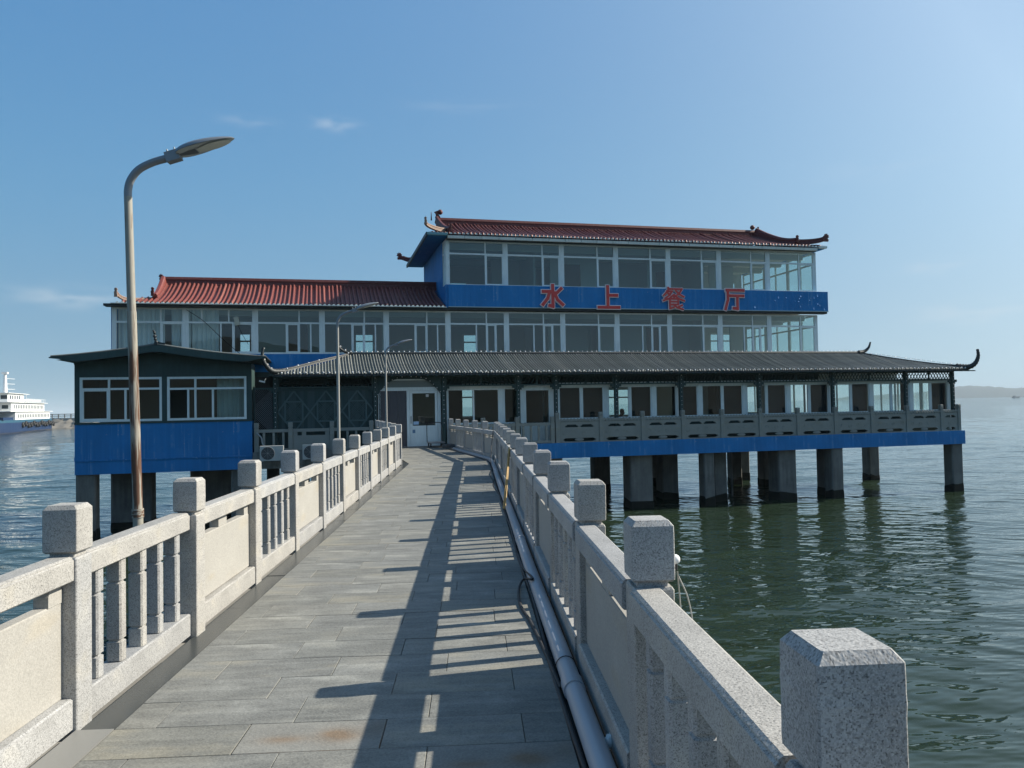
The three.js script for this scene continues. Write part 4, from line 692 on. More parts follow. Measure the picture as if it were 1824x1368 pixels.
// entrance: white frame, dark strip curtain, half glazed door, arched head
{
  const v = .40; const f = part('door_frame', [bb(-6.42, -6.32, 0, 2.40, v, v + .10), bb(-4.02, -3.90, 0, 2.40, v, v + .10), bb(-6.32, -4.02, 2.28, 2.42, v + .001, v + .099), bb(-5.28, -5.17, 0, 2.28, v + .002, v + .098), bb(-6.1, -4.3, 2.70, 2.75, v, v + .1)], M.frame, rest);
  part('fanlight', bb(-6.3, -4.1, 2.42, 2.70, v + .04, v + .05), mat(.16, .19, .18, .25), f);
  for (let k = 0; k < 3; k++) part('curtain_strip', bb(-6.32 + k * .347, -6.32 + (k + 1) * .347 - .008, .02, 2.28, v + .03 + k * .004, v + .036 + k * .004), M.plasticStrip, f);
  const d = part('door', [bb(-5.16, -4.03, .02, .86, v + .02, v + .07), bb(-5.16, -5.05, .86, 2.27, v + .02, v + .07), bb(-4.13, -4.03, .86, 2.27, v + .02, v + .07), bb(-5.05, -4.13, 2.17, 2.27, v + .021, v + .069), bb(-5.05, -4.13, .74, .76, v + .008, v + .02)], M.frame, rest);
  part('pane', bb(-5.05, -4.13, .86, 2.17, v + .043, v + .047), M.glassTint, d); part('handle', [bb(-5.13, -5.10, .95, 1.25, v - .03, v - .005), bb(-5.13, -5.10, 1.0, 1.03, v - .005, v + .02), bb(-5.13, -5.10, 1.18, 1.21, v - .005, v + .02)], M.steel, d);
  part('notice', bb(-5.02, -4.80, .90, 1.03, v + .036, v + .042), mat(.35, .5, .66, .6), d); part('notice', bb(-5.06, -4.95, .56, .70, v + .014, v + .019), mat(.12, .22, .34, .6), d); part('notice', bb(-4.5, -4.38, 2.02, 2.13, v + .036, v + .042), mat(.5, .5, .48, .6), d);
  const sh = new THREE.Shape(); sh.moveTo(-6.46, 2.90); sh.lineTo(-3.87, 2.90); sh.lineTo(-3.87, 2.08); sh.quadraticCurveTo(-4.05, 2.36, -4.28, 2.56); sh.quadraticCurveTo(-4.45, 2.72, -4.7, 2.75); sh.lineTo(-5.63, 2.75); sh.quadraticCurveTo(-5.9, 2.72, -6.06, 2.56); sh.quadraticCurveTo(-6.3, 2.36, -6.46, 2.08); const g = new THREE.ExtrudeGeometry(sh, { depth: .06, bevelEnabled: false, curveSegments: 6 }); g.translate(0, 0, -.36); part('arch', uvBox(g), M.green, rest);
  part('threshold', bb(-6.5, -3.85, .005, .03, .25, .55), M.concrete, rest);
}

// ----- pavilion at the left end
{
  const a = -17.3, b = -11.2, F = 0;
  part('pavilion_base', [bb(a, b, -.62, 1.20, F, F + .12), bb(a + .001, a + .12, -.619, 1.199, F + .12, 3), bb(b - .12, b - .001, -.619, 1.199, F + .12, 1.5)], M.blue, rest); part('pavilion_base', [bb(a - .012, b + .012, -.12, .02, F - .018, F)], M.blue, rest); part('sill', bb(a - .01, b + .01, 1.20, 1.27, F - .03, F + .12), M.green, rest);
  part('pavilion_wall', [bb(a, a + .17, 1.27, 3.4, F, F + .12), bb(-14.37, -14.20, 1.27, 2.92, F, F + .12), bb(b - .19, b, 1.27, 3.4, F, F + .12), bb(a + .17, b - .19, 2.92, 3.40, F, F + .12), bb(a + .001, a + .1, 1.27, 3.4, F + .12, 3), bb(b - .1, b - .001, 1.27, 3.4, F + .12, 1.5)], M.green, rest);
  win(rest, { at: F + .0, a0: -17.13, a1: -14.37, y0: 1.28, y1: 2.91, transom: 2.48, cols: [.35], lowCols: [.35, .55], sashed: [0], fw: .085, d: .1, glass: M.glassTint }); win(rest, { at: F + .0, a0: -14.19, a1: -11.39, y0: 1.28, y1: 2.91, transom: 2.46, cols: [.35], lowCols: [.26, .35, .57], sashed: [], open: [0], fw: .085, d: .1, glass: M.glassTint });
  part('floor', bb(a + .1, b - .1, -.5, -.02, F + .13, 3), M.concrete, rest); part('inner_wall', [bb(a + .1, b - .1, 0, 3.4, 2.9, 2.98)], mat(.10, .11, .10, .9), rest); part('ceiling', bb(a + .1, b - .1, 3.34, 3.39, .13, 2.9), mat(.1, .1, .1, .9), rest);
  const top = u => { const t = (u + 14.42) / 3.75; return 4.06 - .56 * Math.abs(t) + .10 * t * t * (1) - .10 * (1 - Math.abs(t)) * Math.abs(t) * 1.2; };
  const gableShape = (lo, hi, off) => { const s = new THREE.Shape(); const N = 24; for (let i = 0; i <= N; i++) { const u = mix(lo, hi, i / N); const y = top(u) - off; i ? s.lineTo(u, y) : s.moveTo(u, y); } return s; };
  { const s = gableShape(a - .02, b + .02, .22); s.lineTo(b + .02, 3.38); s.lineTo(a - .02, 3.38); const g = new THREE.ExtrudeGeometry(s, { depth: .1, bevelEnabled: false }); g.translate(0, 0, -.1 - F); part('gable', uvBox(g), M.green, rest); }
  const roof = part('pavilion_roof', uvBox(grid(40, 6, (s, t) => { const u = mix(-17.88, -10.62, s); return [u, top(u), -mix(-.75, 3.0, t)]; })), M.greyTile, rest);
  { const s = gableShape(-17.9, -10.60, .012), N = 24; for (let i = N; i >= 0; i--) { const u = mix(-17.9, -10.6, i / N), e = Math.min(u + 17.9, -10.6 - u); s.lineTo(u, top(u) - .05 - .20 * sstep(0, .9, e)); } const g = new THREE.ExtrudeGeometry(s, { depth: .07, bevelEnabled: false }); g.translate(0, 0, .70); part('bargeboard', uvBox(g), M.green, roof); }
  { const g = grid(40, 3, (s, t) => { const u = mix(-17.7, -10.8, s); return [u, top(u) - .12, -mix(-.68, 3.0, t)]; }); part('soffit', uvBox(g), M.green, roof); }
  for (let k = 0; k < 2; k++) { const rows = []; for (let v = -.7; v < 2.9; v += .12) rows.push(tube(Array.from({ length: 6 }, (_, i) => { const u = k ? mix(-14.4, -10.64, i / 5) : mix(-14.44, -17.86, i / 5); return P3(u, top(u) + .015, v); }), .04, 8, 5)); part('tile_rows', rows, M.greyTileB, roof, { stuff: true }); }
  ribbon([[-14.42, 4.04, -.78], [-14.42, 4.04, 1], [-14.42, 4.04, 3.0]], .12, .12, 'ridge', M.darkTrim, roof);
  part('ornament', [ball(0, .06, 0, .07), ball(-.03, .17, 0, .06), ball(-.05, .28, .0, .065), ball(-.06, .40, .0, .055), ball(-.09, .47, 0, .04), bar([.3, .0, 0], [0, .06, 0], .06, .05)], M.darkTrim, roof, { pos: P3(-14.42, 4.08, -.7) });
}

// loose flakes of peeling paint on the right end of the blue band
for (let i = 0; i < 16; i++) { const u = rr(11.9, 15.8), y = rr(6.15, 6.92), w = rr(.03, .07), h = rr(.05, .16), q = rr(0, 1); const g = grid(3, 4, (s, t) => [u + (s - .5) * w + .03 * t * (q - .5), y - h * t, -(2.597 - .035 * t * t)]); part('paint_flake', uvBox(g), M.blue, rest); }
// ragged cement line on the pavilion base
part('plaster_line', Array.from({ length: 30 }, (_, i) => { const a = -17.28 + i * .202; return bb(a, a + .2, -.13 - rr(0, .02), -.10 + rr(0, .015), -.03 - rr(0, .008), -.018); }), M.blue, rest, { stuff: true });

// cover strips over the sheet joints of the blue cladding
for (let k = 1; k < 8; k++) part('cover_strip', bb(U0 + k * 2.44 - .012, U0 + k * 2.44 + .012, 6.03, 6.97, 2.594, 2.60), M.blue, rest);
for (let k = 1; k < 5; k++) part('cover_strip', bb(-17.3 + k * 1.22 - .01, -17.3 + k * 1.22 + .01, .03, 1.19, -.006, 0), M.blue, rest);

// ---------------------------------------------------------------- the sign: four red characters with pale rims
{
  const CH = {
    shui: [[[.50, 1.0], [.50, .06], [.34, .10]], [[.04, .72], [.36, .72], [.26, .42], [.03, .14]], [[.90, .86], [.62, .60]], [[.58, .66], [.72, .36], [.97, .14]]],
    shang: [[[.45, 1.0], [.45, .06]], [[.45, .60], [.90, .60]], [[.0, .05], [1.0, .05]]],
    can: [[[.24, 1.0], [.24, .86]], [[.24, .94], [.46, .94]], [[.22, .86], [.02, .64]], [[.16, .83], [.42, .83], [.30, .66], [.08, .50]], [[.22, .74], [.32, .66]], [[.54, .94], [.90, .94], [.76, .74], [.54, .58]], [[.60, .86], [.76, .70], [.98, .58]], [[.50, .68], [.28, .50], [.0, .40]], [[.50, .68], [.72, .50], [1.0, .40]], [[.50, .58], [.50, .50]], [[.30, .48], [.70, .48], [.70, .22], [.30, .22]], [[.30, .35], [.70, .35]], [[.30, .48], [.30, .03], [.48, .09]], [[.46, .22], [.64, .08], [.92, .0]], [[.88, .19], [.70, .11]]],
    ting: [[[.10, .94], [1.0, .94]], [[.16, .94], [.16, .50], [.02, .04]], [[.30, .68], [.98, .68]], [[.66, .68], [.66, .06], [.46, .09]]],
  };
  const sign = thing('roof_sign', 'red four character sign with pale rims on the blue band', 'sign', B(6.2, 5.98, 2.58), TH);
  const stroke = (a, b, w, d, z) => { const A = new THREE.Vector2(...a), Bv = new THREE.Vector2(...b), L = A.distanceTo(Bv), g = new THREE.BoxGeometry(L + w * .86, w, d); g.rotateZ(Math.atan2(Bv.y - A.y, Bv.x - A.x)); g.translate((A.x + Bv.x) / 2, (A.y + Bv.y) / 2, z); return uvBox(g); };
  for (const [k, u, w, hw] of [['shui', 1.62, 1.0, .145], ['shang', 4.32, 1.0, .14], ['can', 7.58, 1.06, .088], ['ting', 10.75, 1.0, .135]]) {
    const H = 1.02, rim = [], face = []; let i = 0;
    for (const s of CH[k]) for (let j = 0; j + 1 < s.length; j++, i++) { const p = q => [(q[0] - .5) * w, q[1] * H + .02]; rim.push(stroke(p(s[j]), p(s[j + 1]), hw + (k === 'can' ? .045 : .065), .07, .04 + i * .0012)); face.push(stroke(p(s[j]), p(s[j + 1]), hw, .02, .092 + i * .0012)); }
    const c = part('character', rim, M.signRim, sign, { pos: [u - 6.2, 0, 0] }); part('character_face', face, M.red, c);
  }
}

// ---------------------------------------------------------------- carved stone balustrade of the veranda
{
  const us = [.97, 2.91, 4.82, 6.71, 8.60, 10.50, 12.42, 14.37, 16.33, 18.29, 20.22, 21.22];
  const t = thing('carved_balustrade', 'grey carved stone balustrade with pierced panels along the veranda edge', 'balustrade', B(11, .0, .14), TH); const X = u => u - 11;
  const pg = uvBox(stack([[0, .085], [1.0, .085], [1.015, .075], [1.03, .085], [1.245, .085], [1.27, .07]], .012)); const med = (() => { const a = new THREE.TorusGeometry(.045, .013, 6, 14); a.translate(0, 1.14, .088); const b = new THREE.SphereGeometry(.022, 8, 6); b.translate(.008, 1.135, .088); return merge([cleanG(a), cleanG(b)]); })();
  for (const u of us) { const p = part('post', pg, M.oldStone, t, { pos: [X(u), 0, 0] }); part('medallion', med, M.oldStone, p); }
  for (let k = 0; k + 1 < us.length; k++) {
    const a = X(us[k]) + .087, b = X(us[k + 1]) - .087, c = (a + b) / 2, w = b - a; const s = new THREE.Shape(); s.moveTo(a, .0); s.lineTo(b, 0); s.lineTo(b, .87); s.lineTo(a, .87);
    const wide = w > 1;
    const slot = x => { const h = new THREE.Path(), q = .29; h.moveTo(x - q, .64); h.lineTo(x + q, .64); h.lineTo(x + q, .70); h.lineTo(x + q - .05, .705); h.lineTo(x + q - .09, .755); h.lineTo(x - q + .09, .755); h.lineTo(x - q + .05, .705); h.lineTo(x - q, .70); return h; };
    if (wide) s.holes.push(slot(c - .34), slot(c + .34)); else s.holes.push(slot(c));
    const hq = wide ? .74 : .30; const hx = new THREE.Path(); hx.moveTo(c - hq, .115); hx.lineTo(c - hq + .12, .185); hx.lineTo(c + hq - .12, .185); hx.lineTo(c + hq, .115); hx.lineTo(c + hq - .12, .045); hx.lineTo(c - hq + .12, .045); s.holes.push(hx);
    const g = new THREE.ExtrudeGeometry(s, { depth: .09, bevelEnabled: false }); g.translate(0, 0, -.045); const p = part('panel', uvBox(g, k * .31, k * .7), M.oldStone, t);
    const e = new THREE.SphereGeometry(1, 14, 8); e.scale(wide ? .21 : .1, .075, .05); e.translate(c, .115, 0); part('medallion', cleanG(e), M.oldStone, p);
    // low relief scrolls on the panel face
    const rel = []; for (let i = 0; i < (wide ? 4 : 1); i++) { const x = a + w * (i + .5) / (wide ? 4 : 1) + rr(-.05, .05), y = .42 + rr(-.05, .05); const q = new THREE.TorusGeometry(rr(.05, .085), .009, 4, 14, rr(3, 5.2)); q.rotateZ(rr(0, 6)); q.translate(x, y, .046); rel.push(cleanG(q)); rel.push(bar([x - .12, y - .09, .046], [x + .12, y + rr(-.1, .08), .046], .014, .012)); } part('relief', rel, M.oldStone, p, { stuff: true });
    // rail with a row of carved beads
    const r = part('rail', bx(a, b, .88, .99, -.055, .055), M.oldStone, t); const n = Math.round(w / .15), bd = []; for (let i = 0; i < n; i++) { const x = a + w * (i + .5) / n; const q = new THREE.SphereGeometry(.05, 7, 5); q.scale(1, .55, 1.25); q.rotateZ(.5); q.translate(x, .985, 0); bd.push(cleanG(q)); const h = new THREE.SphereGeometry(.034, 6, 4); h.translate(x + .05, .92, .055); bd.push(cleanG(h)); } part('carved_beads', bd, M.oldStone, r, { stuff: true });
  }
}
function oldBalustrade(label, us, kinds, beads, H = 1.12) {
  const t = thing('veranda_balustrade', label, 'balustrade', B(us[0], 0, .16), TH, 'older stone balustrades beside the entrance'); const X = u => u - us[0];
  for (const u of us) { const p = part('post', uvBox(stack([[0, .085], [.90, .085], [.905, .07], [.92, .07], [.925, .087], [H - .02, .087], [H, .07]], .01)), M.oldStone, t, { pos: [X(u), 0, 0] }); if (beads) { const a = new THREE.TorusGeometry(.045, .013, 6, 14); a.translate(0, 1.02, .09); part('medallion', cleanG(a), M.oldStone, p); } }
  for (let k = 0; k + 1 < us.length; k++) {
    const a = X(us[k]) + .088, b = X(us[k + 1]) - .088, w = b - a; const r = part('rail', bx(a, b, .74, .86, -.06, .06), M.oldStone, t); part('bottom_rail', bx(a, b, .02, .12, -.06, .06), M.oldStone, t);
    if (beads) { const n = Math.round(w / .16), bd = []; for (let i = 0; i < n; i++) { const q = new THREE.SphereGeometry(.05, 7, 5); q.scale(1.1, .55, 1.2); q.translate(a + w * (i + .5) / n, .855, 0); bd.push(cleanG(q)); } part('carved_beads', bd, M.oldStone, r, { stuff: true }); }
    if (kinds[k]) { part('panel', bx(a, b, .12, .60, -.035, .035), M.oldStone, t); for (const x of [a + .09, a + w * .3, b - .09]) part('block', bx(x - .08, x + .08, .60, .74, -.036, .034), M.oldStone, t); }
    else { const n = Math.max(3, Math.round(w / .37)); for (let i = 0; i < n; i++) { const x = a + w * (i + .5) / n; part('baluster', uvBox(stack([[.12, .045, .04], [.74, .045, .04]], .012)), M.oldStone, t, { pos: [x, 0, 0] }); } }
  }
}
oldBalustrade('shaded stone balustrade before the green board wall, left of the door', [-11.05, -9.80, -8.24, -6.72], [0, 1, 0], false);
oldBalustrade('stone balustrade with carved beads between the door and the pierced panels', [-3.52, -2.20, -.75, .76], [0, 1, 0], true);

// ---------------------------------------------------------------- strings of small white bulbs
{
  const str = (label, segs, r = .031) => { const t = thing('light_string', label, 'string lights', [O.x, 0, O.z], TH, 'bulb strings on the veranda'); const g = [], w = []; for (const pts of segs) { for (const p of pts) { const s = new THREE.SphereGeometry(r * rr(.85, 1.1), 6, 5); s.translate(p[0], p[1], -p[2]); g.push(cleanG(s)); } for (let i = 0; i + 1 < pts.length; i++) w.push(bar(P3(...pts[i]), P3(...pts[i + 1]), .007)); } part('bulbs', g, M.bulb, t, { stuff: true }); part('wire', w, M.rubber, t); };
  const line = (a, b, n, sag = 0) => Array.from({ length: n }, (_, i) => { const k = i / (n - 1); return [mix(a[0], b[0], k), mix(a[1], b[1], k) + rr(-.008, .008) - sag * Math.sin(Math.PI * k), mix(a[2], b[2], k)]; });
  str('string of white bulbs along the eave of the grey veranda roof', [line([-10.3, 3.01, -.40], [21.2, 3.01, -.40], 144)]);
  str('string of white bulbs along the ridge of the grey veranda roof', [[[-7.97, 4.42, 2.2], [-7.82, 4.22, 2.2], [-7.62, 4.06, 2.2]].concat(line([-7.4, 3.99, 2.2], [17.4, 3.99, 2.2], 112)), [[-7.5, 3.93, 2.12], [-7.9, 3.80, 1.85], [-8.3, 3.68, 1.55], [-8.7, 3.58, 1.22], [-9.1, 3.46, .9], [-9.5, 3.34, .6], [-9.9, 3.20, .12], [-10.2, 3.14, -.2], [-10.44, 3.18, -.45], [-10.58, 3.32, -.56], [-10.68, 3.5, -.62], [-10.73, 3.7, -.64], [-10.70, 3.92, -.64]], line([17.5, 3.93, 2.15], [21.35, 3.10, -.35], 22)]);
  str('strings of white bulbs climbing the dark green veranda columns', COLS.map(u => line([u + .0, .95, .235], [u + .0, 2.80, .235], 11)), .017);
  str('arc of white bulbs round the arched head of the entrance', [[[-6.44, 2.14, .28], [-6.32, 2.30, .28], [-6.18, 2.46, .28], [-6.03, 2.60, .28], [-5.86, 2.72, .28], [-5.66, 2.80, .28], [-5.46, 2.84, .28], [-5.1, 2.85, .28], [-4.9, 2.84, .28], [-4.7, 2.82, .28], [-4.5, 2.76, .28], [-4.34, 2.66, .28], [-4.2, 2.53, .28], [-4.06, 2.38, .28], [-3.93, 2.22, .28]]], .020);
}

// ---------------------------------------------------------------- things on and round the building
function acUnit(u, v, label) {
  const t = thing('air_conditioner', label, 'air conditioner', B(u, -.30, v), TH, 'outdoor air conditioner units'); const W = .43;
  part('casing', uvBox(stack([[0, W, .15], [.55, W, .15], [.56, W - .008, .142]], .012)), M.acWhite, t); const a = new THREE.RingGeometry(.02, .235, 28, 1); a.translate(-.14, .28, .153); part('fan_recess', cleanG(a), mat(.05, .05, .05, .8), t);
  const gr = []; for (let i = 1; i <= 6; i++) { const q = new THREE.TorusGeometry(.04 * i, .004, 4, 26); q.translate(-.14, .28, .160); gr.push(cleanG(q)); } for (let i = 0; i < 8; i++) { const an = i * Math.PI / 4; gr.push(rod([-.14, .28, .16], [-.14 + .24 * Math.cos(an), .28 + .24 * Math.sin(an), .16], .004, .004, 4)); } part('grille', gr, mat(.30, .30, .29, .6), t);
  part('louvres', Array.from({ length: 9 }, (_, i) => bx(.16, .39, .08 + i * .045, .105 + i * .045, .15, .158)), mat(.48, .48, .46, .6), t); part('bracket', [bx(-.36, -.32, -.03, .0, -.45, .17), bx(.32, .36, -.03, 0, -.45, .17)], M.steel, t); return t;
}
acUnit(-10.46, -.42, 'pale air conditioner unit with louvres beside the blue pavilion base'); acUnit(-8.92, -.30, 'air conditioner unit with dark round fan behind the sunlit posts');
part('slab_wall', [bb(-11.1, -6.85, -.64, -.5, .05, .3)], M.concrete, rest);
single('drain_hose', tube([B(-11.05, .75, .2), B(-11.0, .70, .0), B(-10.86, .55, -.1), B(-10.8, .30, -.14), B(-10.6, .12, -.18), B(-10.4, .02, -.2), B(-10.22, -.05, -.25)], .028, 50, 8), mat(.28, .29, .29, .6), 'grey corrugated hose from the mesh panel to the air conditioner', 'hose');
{ // trolley before the door
  const t = thing('platform_trolley', 'black folding platform trolley standing before the white door', 'trolley', B(-4.22, .03, -.28), TH); const m = mat(.02, .02, .022, .5);
  part('platform', uvBox(stack([[.14, .32, .42], [.18, .32, .42], [.185, .31, .41]], .03)), mat(.20, .21, .22, .5), t);
  part('handle', [tube([[-.30, .17, -.36], [-.30, .60, -.40], [-.29, .88, -.43], [-.24, .94, -.44], [0, .95, -.44], [.24, .94, -.44], [.29, .88, -.43], [.30, .60, -.40], [.30, .17, -.36]], .016, 60, 8)], m, t);
  for (const x of [-.25, .25]) for (const z of [-.32, .32]) { const w = part('wheel', (() => { const g = new THREE.CylinderGeometry(.06, .06, .035, 14); g.rotateZ(Math.PI / 2); g.translate(x, .06, z); return cleanG(g); })(), M.rubber, t); part('fork', bx(x - .03, x + .03, .07, .14, z - .02, z + .02), M.steel, w); }
}
{ // coiled hose heap at the end of the right balustrade
  const pts = []; for (let i = 0; i < 60; i++) { const a = i * .62, r = .20 + .07 * Math.sin(i * 1.3); pts.push([r * Math.cos(a), .05 + .13 * (i / 60) + .02 * Math.sin(i * 2.1), r * Math.sin(a) * .8]); } const h = single('hose_coil', tube(pts, .017, 260, 6), mat(.10, .11, .12, .35), 'tangled dark hose coil on the paving right of the trolley', 'hose'); h.position.set(...B(-3.98, 0, -2.0)); h.rotation.y = TH;
}
// floodlight and cable on the upper windows
{ const t = thing('flood_light', 'small cream floodlight fixed across a window of the left wing', 'flood light', B(-12.0, 5.33, 2.93), TH); part('housing', uvBox(new THREE.BoxGeometry(.20, .36, .05).rotateZ(.22)), mat(.42, .43, .36, .6), t); part('bracket', bx(-.02, .02, .05, .12, -.06, .0), M.steel, t); }
single('cable', tube([B(-13.95, 5.78, 2.95), B(-13.3, 5.32, 2.94), B(-12.6, 4.62, 2.9), B(-11.9, 3.98, 2.8), B(-11.6, 3.75, 2.5)], .012, 40, 5), M.rubber, 'black cable slanting down across the left wing windows', 'cable');
single('cable', tube([B(-11.95, 5.15, 2.93), B(-11.8, 4.8, 2.92), B(-11.55, 4.35, 2.92)], .009, 20, 5), M.rubber, 'short black cable hanging below the cream floodlight', 'cable');
single('camera_unit', [(() => { const g = bx(-.11, .11, -.03, .03, -.035, .035); g.rotateZ(-.25); return g; })(), rod([.08, .0, 0], [.14, .12, 0], .012)].map(g => { g.rotateY(TH); const p = B(-10.82, 2.70, .0); g.translate(...p); return g; }), M.white, 'small white camera under the eave beside the pavilion', 'camera');

// curtains behind the left wing windows
function curtain(u0, u1, y0, y1, v, label) { const t = single('curtain', uvBox(grid(Math.round((u1 - u0) * 46), 6, (s, q) => { const u = mix(u0, u1, s); const p = B(u, mix(y0, y1, q), v + .045 * Math.sin(u * 33 + .6 * Math.sin(u * 9)) + .02 * Math.sin(u * 71)); return p; })), M.curtain, label, 'curtain', 'curtains in the left wing'); return t; }
curtain(-16.6, -14.85, 3.98, 5.84, 3.35, 'white pleated curtain in the leftmost upper window of the left wing'); curtain(-14.6, -13.98, 3.98, 5.84, 3.33, 'narrow white curtain in the left wing, right half of the leftmost upper window'); curtain(-13.8, -12.75, 3.98, 5.84, 3.35, 'white pleated curtain behind the slanting cable');
curtain(-12.5, -11.5, 1.3, 2.88, .42, 'grey green curtain at the right edge of the pavilion window');

// ---------------------------------------------------------------- diner, tables and chairs behind the veranda glass
function makeTable(u, v, label) { const t = thing('dining_table', label, 'table', B(u, .004, v), TH, 'tables behind the veranda glass'); part('table_top', (() => { const g = new THREE.CylinderGeometry(.55, .55, .035, 24); g.translate(0, .745, 0); return cleanG(g); })(), M.wood, t); part('pedestal', [rod([0, .03, 0], [0, .73, 0], .06, .05), rod([0, 0, 0], [0, .03, 0], .30, .28, 16)], M.wood, t); }
function makeChair(u, v, turn, label) { const t = thing('dining_chair', label, 'chair', B(u, .004, v), TH + turn, 'chairs behind the veranda glass'); part('seat', uvBox(stack([[.42, .21], [.455, .21], [.465, .20]], .03)), M.wood, t); const s = new THREE.Shape(); s.moveTo(-.20, .46); s.lineTo(.20, .46); s.lineTo(.19, .96); s.quadraticCurveTo(0, 1.04, -.19, .96); const g = new THREE.ExtrudeGeometry(s, { depth: .03, bevelEnabled: false }); g.translate(0, 0, -.22); part('backrest', uvBox(g), M.wood, t); for (const x of [-.18, .18]) for (const z of [-.18, .18]) part('leg', rod([x, 0, z], [x, .42, z], .016, .02, 6), M.wood, t); }
makeTable(5.3, 1.75, 'round dark table in front of the seated person'); makeTable(16.6, 1.9, 'round dark table behind the clear glass near the right end'); makeTable(19.0, 1.9, 'round dark table behind the last pair of clear panes'); makeTable(12.0, 1.9, 'round dark table behind the middle veranda glass');
for (const [u, v, tn, l] of [[15.75, 1.75, 1.6, 'dark chair left of the table behind the clear glass'], [17.5, 1.9, -1.6, 'dark chair right of the table behind the clear glass'], [18.1, 1.8, 1.5, 'dark chair left of the last veranda table'], [19.9, 1.9, -1.5, 'dark chair right of the last veranda table'], [11.2, 1.8, 1.5, 'dark chair left of the middle veranda table'], [12.9, 1.9, -1.5, 'dark chair right of the middle veranda table'], [4.42, 1.75, Math.PI / 2, 'dark chair under the seated person']]) makeChair(u, v, tn, l);
{ // seated person looking at a phone, facing right
  const J = { hip: [0, .50, 0], waist: [.01, .68, 0], chest: [.05, .90, 0], neck: [.08, 1.08, 0], head: [.13, 1.21, 0], crown: [.125, 1.28, 0], jaw: [.175, 1.145, 0] };
  const bones = [[J.hip, J.waist, .15, .135], [J.waist, J.chest, .135, .15], [[.05, .94, -.15], [.05, .94, .15], .085, .085], [J.chest, J.neck, .12, .06], [J.neck, J.head, .055, .06], [[.13, 1.20, 0], J.crown, .092, .088], [[.15, 1.19, 0], J.jaw, .06, .045], [[.215, 1.20, 0], [.222, 1.185, 0], .013, .016]];
  for (const s of [-1, 1]) { bones.push([[.05, .95, .17 * s], [.12, .70, .20 * s], .058, .048], [[.12, .70, .20 * s], [.34, .80, .09 * s], .046, .034], [[.34, .80, .09 * s], [.40, .835, .06 * s], .032, .028], [[0, .50, .10 * s], [.42, .50, .11 * s], .088, .066], [[.42, .50, .11 * s], [.40, .10, .11 * s], .060, .042], [[.40, .05, .11 * s], [.55, .035, .11 * s], .042, .032]); for (let f = 0; f < 4; f++) bones.push([[.40, .835, .06 * s], [.43 + .008 * f, .862 - .016 * f, .035 * s], .011, .009]); bones.push([[.39, .85, .05 * s], [.40, .88, .03 * s], .011, .009]); }
  const cap = (p, [a, b, r0, r1]) => { const bx_ = b[0] - a[0], by = b[1] - a[1], bz = b[2] - a[2], px = p[0] - a[0], py = p[1] - a[1], pz = p[2] - a[2]; const t = clamp((px * bx_ + py * by + pz * bz) / (bx_ * bx_ + by * by + bz * bz + 1e-9)); return Math.hypot(px - t * bx_, py - t * by, pz - t * bz) - mix(r0, r1, t); };
  const N = 96, S = .70, cx = .22, cy = .68; const mc = new MarchingCubes(N, M.cloth, false, false, 200000); mc.isolation = 0;
  for (let k = 0; k < N; k++) for (let j = 0; j < N; j++) for (let i = 0; i < N; i++) { const p = [((i / N) * 2 - 1) * S + cx, ((j / N) * 2 - 1) * S + cy, ((k / N) * 2 - 1) * S]; let e = 0; for (const b of bones) { const d = cap(p, b); e += Math.exp(-d * 60); } mc.field[i + j * N + k * N * N] = Math.log(e) / 60; }
  mc.update(); const cnt = mc.count ?? mc.geometry.drawRange.count; const P = new Float32Array(cnt * 3), Nn = new Float32Array(cnt * 3); for (let i = 0; i < cnt; i++) { P[3 * i] = mc.positionArray[3 * i] * S + cx; P[3 * i + 1] = mc.positionArray[3 * i + 1] * S + cy; P[3 * i + 2] = mc.positionArray[3 * i + 2] * S; for (let c = 0; c < 3; c++) Nn[3 * i + c] = mc.normalArray[3 * i + c]; }
  const g = new THREE.BufferGeometry(); g.setAttribute('position', new THREE.BufferAttribute(P, 3)); g.computeVertexNormals(); g.setAttribute('uv', new THREE.BufferAttribute(new Float32Array(cnt * 2), 2));
  const person = thing('person', 'person in dark clothes seated behind the veranda glass, looking at a phone', 'person', B(4.42, .004, 1.75), TH); part('body', g, M.cloth, person);
  const hair = new THREE.SphereGeometry(.105, 14, 10, 0, Math.PI * 2, 0, Math.PI * .62); hair.rotateZ(.45); hair.translate(.118, 1.265, 0); part('hair', cleanG(hair), M.hair, person);
  single('phone', [bx(-.006, .006, -.075, .075, -.036, .036)].map(q => { q.rotateZ(-.5); q.rotateY(TH); const p = B(4.42 + .44, .004 + .90, 1.75); q.translate(...p); return q; }), M.dark, 'dark phone held up by the seated person', 'phone');
}

